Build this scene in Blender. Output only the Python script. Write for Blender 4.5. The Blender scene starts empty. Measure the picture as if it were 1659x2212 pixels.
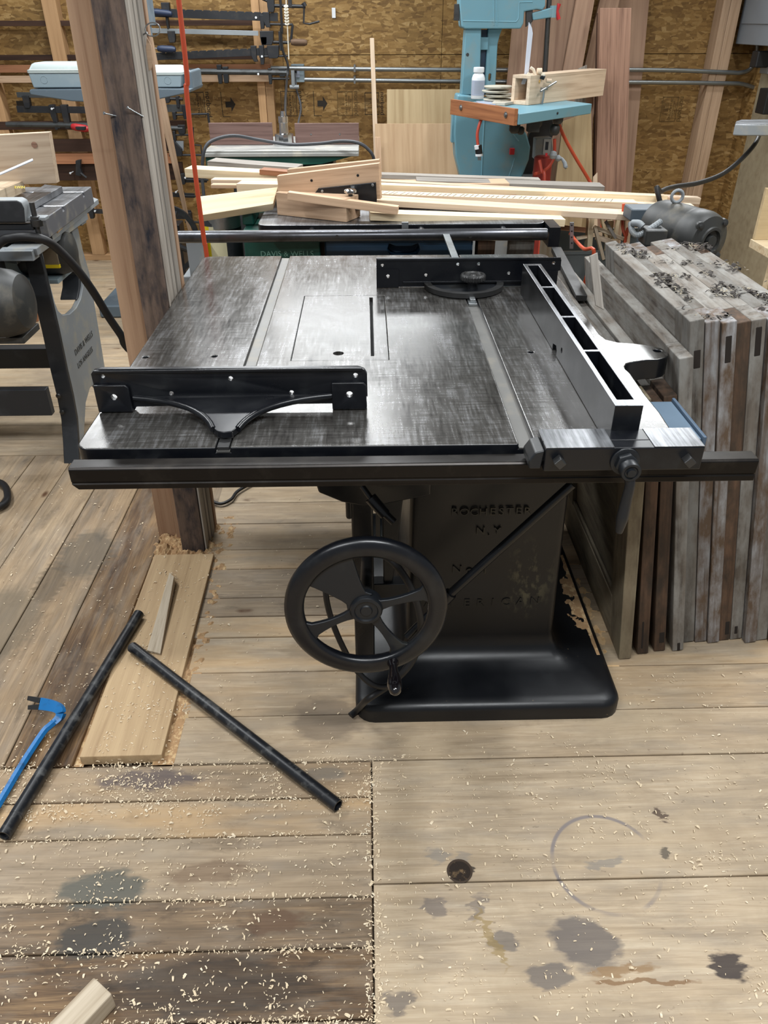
import bpy, bmesh, math, random
from mathutils import Vector, Matrix, Euler, noise
random.seed(7)
C = bpy.context.scene.collection
PI = math.pi
V = Vector

# ------------------------------------------------------------------ camera model (also used to measure the place)
F_PX, CXP, CYP, CAM_H = 1655.0, 829.5, 1106.0, 1.5
TH, PSI, ROLL = math.radians(32.74), math.radians(1.2), math.radians(0.15)
FWD = V((math.sin(PSI)*math.cos(TH), math.cos(PSI)*math.cos(TH), -math.sin(TH)))
_r = V((math.cos(PSI), -math.sin(PSI), 0)); _u = _r.cross(FWD)
RGT = math.cos(ROLL)*_r - math.sin(ROLL)*_u
UPV = math.cos(ROLL)*_u + math.sin(ROLL)*_r
CAM = V((0, 0, CAM_H))
def ray(px, py): return RGT*((px-CXP)/F_PX) - UPV*((py-CYP)/F_PX) + FWD
def AZ(px, py, z=0.0):
    d = ray(px, py); return CAM + d*((z-CAM_H)/d.z)
def AY(px, py, y):
    d = ray(px, py); return CAM + d*(y/d.y)
def AX(px, py, x):
    d = ray(px, py); return CAM + d*(x/d.x)

def lin(c):
    if isinstance(c, str):
        c = c.lstrip('#'); c = [int(c[i:i+2], 16)/255 for i in (0, 2, 4)]
    return tuple((x/12.92 if x <= .04045 else ((x+.055)/1.055)**2.4) for x in c) + (1.0,)

# ------------------------------------------------------------------ mesh builder
class MB:
    def __init__(s): s.v = []; s.f = []
    def quad_idx(s, *idx): s.f.append(tuple(idx))
    def verts(s, pts):
        b = len(s.v); s.v.extend(V(p) for p in pts); return b
    def box(s, x0, x1, y0, y1, z0, z1):
        b = s.verts([(x0,y0,z0),(x1,y0,z0),(x1,y1,z0),(x0,y1,z0),(x0,y0,z1),(x1,y0,z1),(x1,y1,z1),(x0,y1,z1)])
        for q in ((0,3,2,1),(4,5,6,7),(0,1,5,4),(1,2,6,5),(2,3,7,6),(3,0,4,7)): s.f.append(tuple(b+i for i in q))
        return s
    def obox(s, M, sx, sy, sz):
        n = MB(); n.box(-sx/2, sx/2, -sy/2, sy/2, -sz/2, sz/2); return s.add(n, M)
    def add(s, o, M=None):
        b = len(s.v); s.v.extend((M @ p if M else p.copy()) for p in o.v)
        s.f.extend(tuple(b+i for i in f) for f in o.f); return s
    def add_mesh(s, me, M):
        b = len(s.v); s.v.extend(M @ v.co for v in me.vertices)
        s.f.extend(tuple(b+i for i in p.vertices) for p in me.polygons); return s
    def hexa(s, a, c):          # a: 4 corners, c: 4 opposite corners
        b = s.verts(list(a)+list(c))
        for q in ((0,3,2,1),(4,5,6,7),(0,1,5,4),(1,2,6,5),(2,3,7,6),(3,0,4,7)): s.f.append(tuple(b+i for i in q))
        return s
    def prism(s, pts, off):     # pts 3-D polygon, off extrude vector
        n = len(pts); b = s.verts([V(p) for p in pts]+[V(p)+V(off) for p in pts])
        s.f.append(tuple(range(b, b+n))[::-1]); s.f.append(tuple(range(b+n, b+2*n)))
        for i in range(n):
            j = (i+1) % n; s.f.append((b+i, b+j, b+n+j, b+n+i))
        return s
    def rings(s, rings, cap0=True, cap1=True, loop=False):
        n = len(rings[0]); b0 = len(s.v)
        for r in rings: s.verts(r)
        m = len(rings)
        for k in range(m if loop else m-1):
            a = b0+k*n; c = b0+((k+1) % m)*n
            for i in range(n):
                j = (i+1) % n; s.f.append((a+i, a+j, c+j, c+i))
        if not loop:
            if cap0: s.f.append(tuple(range(b0, b0+n))[::-1])
            if cap1: s.f.append(tuple(range(b0+(m-1)*n, b0+m*n)))
        return s
    def tube(s, pts, r, n=10, closed=False, caps=True):
        pts = [V(p) for p in pts]; m = len(pts)
        rr = r if isinstance(r, (list, tuple)) else [r]*m
        rings = []; prev = None
        for i in range(m):
            if closed: t = pts[(i+1) % m]-pts[i-1]
            else: t = pts[min(i+1, m-1)]-pts[max(i-1, 0)]
            t = t.normalized()
            if prev is None:
                a = V((0,0,1)) if abs(t.z) < .9 else V((1,0,0)); u = t.cross(a).normalized()
            else:
                u = prev-t*prev.dot(t); u = u.normalized() if u.length > 1e-6 else t.orthogonal().normalized()
            prev = u; w = t.cross(u)
            rings.append([pts[i]+(u*math.cos(2*PI*k/n)+w*math.sin(2*PI*k/n))*rr[i] for k in range(n)])
        return s.rings(rings, caps, caps, closed)
    def cyl(s, p0, p1, r0, r1=None, n=20):
        return s.tube([p0, p1], [r0, r0 if r1 is None else r1], n)
    def lathe(s, prof, M, n=24, caps=True):   # prof: (radius, z) along local z
        rings = [[M @ V((r*math.cos(2*PI*k/n), r*math.sin(2*PI*k/n), z)) for k in range(n)] for r, z in prof]
        return s.rings(rings, caps, caps)
    def pipe(s, p0, p1, ro, ri, n=20):        # hollow pipe
        p0, p1 = V(p0), V(p1); t = (p1-p0).normalized(); u = t.orthogonal().normalized(); w = t.cross(u)
        def ring(p, r): return [p+(u*math.cos(2*PI*k/n)+w*math.sin(2*PI*k/n))*r for k in range(n)]
        return s.rings([ring(p0, ro), ring(p1, ro), ring(p1, ri), ring(p0, ri)], loop=True)
    def build(s, name, mat, parent=None, M=None, bevel=0, smooth=40, seg=2, label=None):
        me = bpy.data.meshes.new(name)
        me.from_pydata([tuple(v) for v in s.v], [], s.f); me.update()
        bm = bmesh.new(); bm.from_mesh(me); bmesh.ops.recalc_face_normals(bm, faces=bm.faces); bm.to_mesh(me); bm.free()
        o = bpy.data.objects.new(name, me); C.objects.link(o)
        for m in (mat if isinstance(mat, (list, tuple)) else [mat]): me.materials.append(m)
        if smooth:
            for p in me.polygons: p.use_smooth = True
            me.set_sharp_from_angle(angle=math.radians(smooth))
        W = M if M is not None else Matrix.Identity(4)
        if parent is not None:
            o.parent = parent; o.matrix_parent_inverse = Matrix.Identity(4)
            root = WM[parent.name]; W = root.inverted() @ W
        o.matrix_basis = W
        WM[o.name] = (WM[parent.name] @ W) if parent is not None else W
        if bevel:
            b = o.modifiers.new('edge', 'BEVEL'); b.width = bevel; b.segments = seg; b.limit_method = 'ANGLE'; b.angle_limit = math.radians(38); b.harden_normals = bool(smooth)
        if label: o['label'] = label
        return o
WM = {}
def thing(name, label, cat, loc=(0,0,0), group=None):
    o = bpy.data.objects.new(name, None); C.objects.link(o); o.empty_display_size = .1
    o.location = loc; WM[o.name] = Matrix.Translation(V(loc))
    o['label'] = label; o['category'] = cat
    if group: o['group'] = group
    return o
def tag(o, label, cat, group=None, kind=None):
    o['label'] = label; o['category'] = cat
    if group: o['group'] = group
    if kind: o['kind'] = kind
    return o
def struct(o, label=None):
    o['kind'] = 'structure'
    if label: o['label'] = label
    return o

def cut(o, cutter):            # carve an MB (world space) out of an object for good
    me = bpy.data.meshes.new('cut'); me.from_pydata([tuple(v) for v in cutter.v], [], cutter.f); me.update()
    bm = bmesh.new(); bm.from_mesh(me); bmesh.ops.recalc_face_normals(bm, faces=bm.faces); bm.to_mesh(me); bm.free()
    c = bpy.data.objects.new('cut', me); C.objects.link(c)
    bpy.context.view_layer.update()
    m = o.modifiers.new('b', 'BOOLEAN'); m.object = c; m.operation = 'DIFFERENCE'; m.solver = 'EXACT'
    bpy.context.view_layer.update()
    dg = bpy.context.evaluated_depsgraph_get()
    new = bpy.data.meshes.new_from_object(o.evaluated_get(dg)); o.modifiers.remove(m)
    old = o.data; o.data = new; new.name = o.name
    bpy.data.objects.remove(c); bpy.data.meshes.remove(me); bpy.data.meshes.remove(old)

def by_normal(o, fn):           # choose material slot per face from its normal/centre
    for p in o.data.polygons: p.material_index = fn(p.normal, p.center)

def basis(o, x, y=None, z=None):   # matrix with local X along x and local Z as near z as possible
    x = V(x).normalized()
    if z is not None:
        y = V(z).cross(x).normalized(); z = x.cross(y)
    else:
        z = x.cross(V(y)).normalized(); y = z.cross(x)
    M = Matrix((x, y, z)).transposed().to_4x4(); M.translation = V(o); return M

def beam(name, a, b, h, w, mat, up=(0,0,1), parent=None, bevel=.0015, roll=0.0, back=1):
    """board whose front top edge runs a->b, h thick downwards, w deep backwards; local X along the grain"""
    a, b = V(a), V(b); L = (b-a).length
    M = basis(a, b-a, z=up) @ Matrix.Rotation(roll, 4, 'X')
    m = MB(); m.box(0, L, 0 if back > 0 else -w, w if back > 0 else 0, -h, 0)
    return m.build(name, mat, parent, M=M, bevel=bevel, smooth=0)
def bar(name, a, b, h, w, mat, up=(0,0,1), parent=None, bevel=.0015):   # centred on the line a->b
    a, b = V(a), V(b); L = (b-a).length; M = basis(a, b-a, z=up)
    m = MB(); m.box(0, L, -w/2, w/2, -h/2, h/2)
    return m.build(name, mat, parent, M=M, bevel=bevel, smooth=0)
def slab(name, tl, tr, bl, br, thick, mat, parent=None, bevel=.0015, floor=None, across=False):
    """flat board from its four front corners (world), thick away from the camera; reaches down to z=floor"""
    tl, tr, bl, br = V(tl), V(tr), V(bl), V(br)
    if floor is not None:
        def dn(t, b):
            k = (t.z-floor)/(t.z-b.z); return t+(b-t)*k
        bl, br = dn(tl, bl), dn(tr, br)
    x = ((tl+tr)-(bl+br)).normalized(); n = (tr-tl).cross(x).normalized()
    if n.dot((tl+br)/2-CAM) < 0: n = -n
    if across: x = ((tr+br)-(tl+bl)).normalized()
    M = basis(bl, x, z=n); I = M.inverted()
    m = MB(); q = [bl, br, tr, tl]
    m.hexa([I @ p for p in q], [I @ (p+n*thick) for p in q])
    return m.build(name, mat, parent, M=M, bevel=bevel, smooth=0)

def smooth_path(pts, k=6):      # Catmull-Rom through points
    pts = [V(p) for p in pts]; out = []
    for i in range(len(pts)-1):
        p0, p1, p2, p3 = pts[max(i-1,0)], pts[i], pts[i+1], pts[min(i+2, len(pts)-1)]
        for j in range(k):
            t = j/k
            out.append(.5*((2*p1)+(p2-p0)*t+(2*p0-5*p1+4*p2-p3)*t*t+(3*p1-p0-3*p2+p3)*t**3))
    out.append(pts[-1]); return out
def rrect(x0, x1, y0, y1, r, n=4):
    r = min(r, (x1-x0)/2-1e-4, (y1-y0)/2-1e-4)
    out = []
    for cx, cy, a in ((x1-r, y1-r, 0), (x0+r, y1-r, 90), (x0+r, y0+r, 180), (x1-r, y0+r, 270)):
        for k in range(n+1):
            t = math.radians(a+90*k/n); out.append((cx+r*math.cos(t), cy+r*math.sin(t)))
    return out
def circle(cx, cy, r, n=16, a0=0, a1=360):
    return [(cx+r*math.cos(math.radians(a0+(a1-a0)*k/n)), cy+r*math.sin(math.radians(a0+(a1-a0)*k/n))) for k in range(n)]
_tc = {}
def text_mesh(s, size, depth):
    k = (s, size, depth)
    if k not in _tc:
        cu = bpy.data.curves.new('t', 'FONT'); cu.body = s; cu.size = size; cu.extrude = depth
        cu.align_x = 'CENTER'; cu.align_y = 'CENTER'; cu.resolution_u = 3
        o = bpy.data.objects.new('t', cu); C.objects.link(o); bpy.context.view_layer.update()
        _tc[k] = bpy.data.meshes.new_from_object(o.evaluated_get(bpy.context.evaluated_depsgraph_get()))
        bpy.data.objects.remove(o); bpy.data.curves.remove(cu)
    return _tc[k]
def face_y(p, rot=0):           # text plane looking towards -y (the camera), at point p
    return Matrix.Translation(V(p)) @ Matrix.Rotation(rot, 4, 'Y') @ Matrix.Rotation(PI/2, 4, 'X')
# ------------------------------------------------------------------ materials
class NT:
    def __init__(s, name):
        s.m = bpy.data.materials.new(name); s.m.use_nodes = True; s.t = s.m.node_tree; s.n = s.t.nodes
        s.p = s.n['Principled BSDF']
    def new(s, typ, **kw):
        n = s.n.new(typ)
        for k, v in kw.items(): setattr(n, k, v)
        return n
    def link(s, a, b): s.t.links.new(a, b)
    def coord(s, which='Object'):
        return s.new('ShaderNodeTexCoord').outputs[which]
    def mapping(s, vec, scale=(1,1,1), rot=(0,0,0), loc=(0,0,0)):
        n = s.new('ShaderNodeMapping'); n.inputs['Scale'].default_value = scale
        n.inputs['Rotation'].default_value = rot; n.inputs['Location'].default_value = loc
        s.link(vec, n.inputs['Vector']); return n.outputs[0]
    def noise(s, vec, scale, detail=4, rough=.55, dist=0):
        n = s.new('ShaderNodeTexNoise'); n.inputs['Scale'].default_value = scale; n.inputs['Detail'].default_value = detail
        n.inputs['Roughness'].default_value = rough; n.inputs['Distortion'].default_value = dist
        s.link(vec, n.inputs['Vector']); return n.outputs[0]
    def ramp(s, fac, stops, interp='LINEAR'):
        n = s.new('ShaderNodeValToRGB'); e = n.color_ramp.elements; n.color_ramp.interpolation = interp
        while len(e) < len(stops): e.new(.5)
        for q, (pos, col) in zip(e, stops):
            q.position = pos; q.color = col if len(col) == 4 else tuple(col)+(1,)
        s.link(fac, n.inputs[0]); return n.outputs[0]
    def gray(s, fac, a, b, va=0, vb=1): return s.ramp(fac, [(a, (va,)*3+(1,)), (b, (vb,)*3+(1,))])
    def mix(s, fac, a, b, mode='MIX'):
        n = s.new('ShaderNodeMix', data_type='RGBA', blend_type=mode)
        for sock, v in ((n.inputs[0], fac), (n.inputs[6], a), (n.inputs[7], b)):
            if hasattr(v, 'links'): s.link(v, sock)
            else: sock.default_value = v
        return n.outputs[2]
    def math(s, op, a, b=0.0, c=0.0, clamp=False):
        n = s.new('ShaderNodeMath', operation=op, use_clamp=clamp)
        for sock, v in zip(n.inputs, (a, b, c)):
            if hasattr(v, 'links'): s.link(v, sock)
            else: sock.default_value = v
        return n.outputs[0]
    def vadd(s, a, b):
        n = s.new('ShaderNodeVectorMath', operation='ADD')
        for sock, v in zip(n.inputs, (a, b)):
            if hasattr(v, 'links'): s.link(v, sock)
            else: sock.default_value = v
        return n.outputs[0]
    def rnd(s): return s.new('ShaderNodeObjectInfo').outputs['Random']
    def bump(s, h, strength=.2, dist=.002):
        n = s.new('ShaderNodeBump'); n.inputs['Strength'].default_value = strength; n.inputs['Distance'].default_value = dist
        s.link(h, n.inputs['Height']); s.link(n.outputs[0], s.p.inputs['Normal'])
    def set(s, **kw):
        for k, v in kw.items():
            i = s.p.inputs[k.replace('_', ' ')]
            if hasattr(v, 'links'): s.link(v, i)
            else: i.default_value = v
        return s.m

def desat(c, s):
    g = .3*c[0]+.59*c[1]+.11*c[2]; return tuple(g+(x-g)*s for x in c[:3])+(1,)
def wood(name, light, dark, grain=1.0, rough=.62, vary=.25, rings=1.0, weather=None, bump=.25, wamt=.6, sat=.8):
    t = NT(name); o = t.coord('Object'); r = t.rnd()
    off = t.new('ShaderNodeCombineXYZ'); t.link(t.math('MULTIPLY', r, 37.0), off.inputs[0]); t.link(t.math('MULTIPLY', r, 91.0), off.inputs[1]); t.link(t.math('MULTIPLY', r, 53.0), off.inputs[2])
    v = t.vadd(o, off.outputs[0])
    wob = t.noise(t.mapping(v, (1.3, 5, 5)), 1.6, 3)
    a = t.noise(t.mapping(v, (1.0, 26*grain, 26*grain)), 2.2*rings, 3, .5, .5)
    b = t.noise(t.mapping(v, (6, 190*grain, 190*grain)), 1.6, 3, .6)
    f = t.math('ADD', t.math('MULTIPLY', a, .8), t.math('MULTIPLY', b, .28))
    f = t.math('ADD', f, t.math('MULTIPLY', t.math('SUBTRACT', wob, .5), .3))
    L, D = desat(lin(light), sat), desat(lin(dark), sat); Mx = tuple((p*.6+q*.4) for p, q in zip(L, D))
    col = t.ramp(f, [(.34, D), (.5, Mx), (.68, L)])
    if weather:
        w = t.gray(t.noise(t.mapping(v, (3, 9, 9)), 3.0, 5, .65), .5-wamt*.25, .72-wamt*.15)
        col = t.mix(w, col, lin(weather))
    h = t.new('ShaderNodeHueSaturation'); t.link(col, h.inputs['Color'])
    t.link(t.math('ADD', t.math('MULTIPLY', r, vary*2), 1-vary), h.inputs['Value'])
    t.link(h.outputs[0], t.p.inputs['Base Color'])
    t.bump(f, bump, .0015)
    return t.set(Roughness=rough, Specular_IOR_Level=.25)

def paint(name, col, rough=.45, dirt=None, amt=.4, scale=9, metal=0.0, spec=.5, coat=0.0, bump=.08, bscale=60):
    t = NT(name); o = t.coord('Object'); n = t.noise(o, scale, 6, .62)
    c = lin(col)
    if dirt: t.link(t.mix(t.gray(n, .52, .52+.45*(1.05-amt)), c, lin(dirt)), t.p.inputs['Base Color'])
    else:
        t.link(t.mix(n, tuple(x*.88 for x in c[:3])+(1,), tuple(min(1, x*1.12) for x in c[:3])+(1,)), t.p.inputs['Base Color'])
    rr = t.math('ADD', t.math('MULTIPLY', n, .25), rough-.12)
    if bump: t.bump(t.noise(o, bscale, 3), bump, .001)
    return t.set(Roughness=rr, Metallic=metal, Specular_IOR_Level=spec, Coat_Weight=coat)

M_pine   = wood('pine_pale', '#d9c59c', '#bb9c6e', rings=.8)
M_pine2  = wood('pine_cut', '#dcc8a6', '#bd9a74', rings=1.2)
M_fir    = wood('fir_warm', '#cba680', '#a98560', rings=1.1)
M_pink   = wood('fir_pink', '#d6bc9c', '#b99c7c', rings=.9)
M_stud   = wood('stud_spruce', '#c0935c', '#a67a48', rings=.7)
M_rail   = wood('rail_redwood', '#ad7042', '#8c542e', rings=.8)
M_brown  = wood('board_brown', '#977058', '#6b4a38', rings=1.2)
M_darkbd = wood('board_dark_brown', '#4a3022', '#2b1c14', rings=1)
M_walnut = wood('walnut', '#86665c', '#5b4038', rings=1.2)
M_cedar  = wood('cedar_plank', '#b48e70', '#98735a', rings=.7, vary=.12)
M_grey   = wood('grey_weathered', '#a39b90', '#6d645a', rings=1.4)
M_burnt  = wood('timber_stained', '#6e594b', '#46382f', rings=.9, weather='#26262c', wamt=.3)
M_post   = wood('post_plank', '#b08a66', '#8c6444', rings=.6, vary=.08)
M_whitestrip = wood('strip_whitened', '#a9a094', '#766a5c', rings=1.5)
M_ply    = wood('plywood', '#c9a67a', '#b08a5e', rings=.5, vary=.08)
M_plyg   = wood('plywood_grey', '#a39676', '#8f8062', rings=.35, vary=.04)
M_plyp   = wood('plywood_pale', '#c2a878', '#a98c5c', rings=.5, vary=.05)
M_oldw   = wood('old_door_white', '#9c9ea1', '#54483e', rings=1.3, weather='#5c4c3e', wamt=.7, rough=.8)
M_oldg   = wood('old_door_grey', '#746b60', '#40362e', rings=1.3, weather='#85837e', wamt=.45, rough=.85)
M_oldb   = wood('old_door_brown', '#6a4e38', '#38291f', rings=1.1, weather='#3f362e', wamt=.5, rough=.85)
M_oldy   = wood('old_door_olive', '#75674f', '#514636', rings=1, weather='#7d735f', wamt=.4, rough=.8)
M_oak    = wood('oak_offcut', '#a9672f', '#82481e', rings=1, vary=.05)
M_loose  = wood('loose_plank', '#c3a271', '#a07e52', rings=.7, vary=.05)
M_offcut = wood('offcut_pale', '#d9c6a8', '#b09a7a', rings=1.2)

M_black  = paint('black_japan', '#0c0e13', .3, dirt='#1e2022', amt=.45, scale=14, spec=.5)
M_blackm = paint('black_matte', '#121417', .5, dirt='#2b2c2b', amt=.5)
M_castbk = paint('cast_black', '#15181c', .42, dirt='#34342e', amt=.42, scale=7)
M_motor  = paint('motor_grey_black', '#2b2c2b', .5, dirt='#5c574c', amt=.55, scale=8)
M_cable  = paint('rubber_black', '#141416', .5, bump=0)
M_cord   = paint('cord_grey', '#3c3e42', .5, bump=0)
M_blue   = paint('bandsaw_blue', '#6895a4', .42, dirt='#8b8d80', amt=.35, scale=5)
M_blued  = paint('saw_dark_blue', '#1d3a52', .45, dirt='#1a2c3a', amt=.4)
M_green  = paint('machine_green', '#12463c', .42, dirt='#2b5a4c', amt=.35)
M_boxgr  = paint('box_grey_blue', '#8798a0', .5, dirt='#9da8ab', amt=.3)
M_boxlid = paint('box_lid', '#a9b4b2', .5, dirt='#979d97', amt=.35)
M_tray   = paint('tray_slate', '#5a6872', .5, dirt='#7a848a', amt=.4)
M_dwgrey = paint('cast_grey_paint', '#7d8285', .55, dirt='#a39a84', amt=.5, scale=6)
M_dwdark = paint('cast_dark_grey', '#1f2226', .5, dirt='#45464a', amt=.35, scale=6)
M_orange = paint('hose_orange', '#b8492a', .45, bump=0)
M_redc   = paint('cord_red', '#a83c28', .45, bump=0)
M_red    = paint('red_plastic', '#b3262b', .4, bump=0)
M_redd   = paint('red_dark', '#7d2018', .5, bump=0)
M_white  = paint('white_plastic', '#d9dde0', .4, bump=0)
M_label  = paint('label_grey', '#9aa3b4', .5, bump=0)
M_yellow = paint('yellow_plastic', '#d8bf1e', .45, bump=0)
M_navy   = paint('navy_plastic', '#22304a', .45, bump=0)
M_prybl  = paint('pry_blue', '#1d6fae', .4, dirt='#23262b', amt=.28, scale=38)
M_pipe   = paint('pipe_black', '#15171b', .38, dirt='#6d6d6b', amt=.22, scale=30)
M_brass  = paint('tag_brass', '#b08a4a', .5, bump=0)
M_bin    = paint('galvanised', '#8d9290', .4, metal=.7)
M_steel  = paint('steel_bright', '#a2a6a8', .35, metal=.9, dirt='#5c5a56', amt=.35)
M_steeld = paint('steel_dark', '#4d4d4d', .38, metal=.8, dirt='#26241f', amt=.4)
M_galv   = paint('conduit_zinc', '#8b8f90', .35, metal=.85)
M_alu    = paint('aluminium_dusty', '#a8a8a4', .5, metal=.5, dirt='#cfc9b8', amt=.5)
M_chrome = paint('chrome', '#d0d2d4', .15, metal=1.0, bump=0)
M_panelg = paint('panel_grey', '#73787d', .5)
M_iron   = paint('clamp_iron', '#1b1d21', .5, dirt='#3a342e', amt=.4, scale=20)
M_pipeg  = paint('clamp_pipe', '#4c4f50', .45, metal=.5, dirt='#2c2620', amt=.4, scale=14)
M_barsil = paint('clamp_bar_silver', '#9da3a6', .4, metal=.6)
M_ink    = paint('ink', '#241d14', .8, bump=0)
M_inkm   = paint('ink_faded', '#57431f', .8, bump=0)
M_sawd   = paint('sawdust', '#a98761', .9, dirt='#c9ab80', amt=.9, scale=60, bump=.6, bscale=160)
M_sawdp  = paint('sawdust_pale', '#d3b184', .9, dirt='#c29a66', amt=.7, scale=60, bump=.6, bscale=160)
M_rope   = paint('rope_white', '#d6d0c0', .7, bump=0)
M_seg    = paint('white_strip', '#c6ccd8', .35, bump=0)
M_dust   = paint('grey_dust', '#938a78', .95, dirt='#6a6156', amt=.8, scale=30, bump=.8, bscale=90)

def m_table():
    t = NT('ground_iron_table'); o = t.coord('Object')
    n1 = t.noise(t.mapping(o, (6, 1.2, 1)), 3, 6, .65, .4)
    n2 = t.noise(t.mapping(o, (160, 14, 1)), 1, 3, .6)
    n3 = t.noise(t.mapping(o, (14, 160, 1)), 1, 3, .6)
    n4 = t.noise(o, 5, 8, .6, .8)
    f = t.math('ADD', t.math('MULTIPLY', n1, .45), t.math('MULTIPLY', n2, .32)); f = t.math('ADD', f, t.math('MULTIPLY', n3, .23))
    col = t.ramp(f, [(.38, lin('#32302e')), (.5, lin('#504e4b')), (.66, lin('#7f7f80'))])
    r = t.math('ADD', t.math('MULTIPLY', t.gray(f, .34, .68), .15), .08)
    r = t.math('ADD', r, t.math('MULTIPLY', n4, .16))
    t.link(col, t.p.inputs['Base Color']); t.bump(t.math('ADD', n2, n3), .05, .0006)
    return t.set(Roughness=r, Metallic=.5, Specular_IOR_Level=.5)
M_table = m_table()
def m_ground(name, a, b, rough=.3):
    t = NT(name); o = t.coord('Object')
    n2 = t.noise(t.mapping(o, (180, 10, 10)), 1, 3, .6); n4 = t.noise(o, 9, 6, .6)
    f = t.math('ADD', t.math('MULTIPLY', n2, .5), t.math('MULTIPLY', n4, .5))
    t.link(t.ramp(f, [(.38, lin(a)), (.62, lin(b))]), t.p.inputs['Base Color'])
    return t.set(Roughness=t.math('ADD', t.math('MULTIPLY', n4, .25), rough-.12), Metallic=.85)
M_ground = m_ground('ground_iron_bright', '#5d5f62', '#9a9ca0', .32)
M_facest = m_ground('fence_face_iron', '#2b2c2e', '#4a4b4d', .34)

def m_osb(name):
    t = NT(name); o = t.coord('Object')
    cols = []; hs = []
    for ang, sc in ((.3, 15), (1.35, 13), (2.4, 16), (-.5, 12)):
        v = t.new('ShaderNodeTexVoronoi'); v.inputs['Scale'].default_value = 1.0; v.inputs['Randomness'].default_value = 1
        t.link(t.mapping(o, (sc, 3, sc*4.2), rot=(0, ang, 0), loc=(ang*7, 0, ang)), v.inputs['Vector'])
        cols.append(v.outputs['Color'])
    pick = t.new('ShaderNodeTexVoronoi'); pick.inputs['Scale'].default_value = 24; t.link(t.mapping(o, (1, 1, 1)), pick.inputs['Vector'])
    sp = t.new('ShaderNodeSeparateColor'); t.link(pick.outputs['Color'], sp.inputs[0])
    c = t.mix(t.math('GREATER_THAN', sp.outputs[0], .5), cols[0], cols[1])
    c2 = t.mix(t.math('GREATER_THAN', sp.outputs[1], .5), cols[2], cols[3])
    c = t.mix(t.math('GREATER_THAN', sp.outputs[2], .5), c, c2)
    s2 = t.new('ShaderNodeSeparateColor'); t.link(c, s2.inputs[0])
    f = t.math('ADD', t.math('MULTIPLY', s2.outputs[0], .75), t.math('MULTIPLY', t.noise(o, 90, 3), .25))
    col = t.ramp(f, [(.05, lin('#5d4526')), (.3, lin('#7d6138')), (.62, lin('#917243')), (.86, lin('#a98b5a')), (.97, lin('#c0a67c'))])
    t.link(t.mix(t.gray(t.noise(o, 1.1, 3), .3, .75, .0, .35), col, lin('#7c5626')), t.p.inputs['Base Color'])
    t.bump(f, .3, .002)
    return t.set(Roughness=.6, Specular_IOR_Level=.3)
M_osb = m_osb('osb_sheathing')

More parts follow.
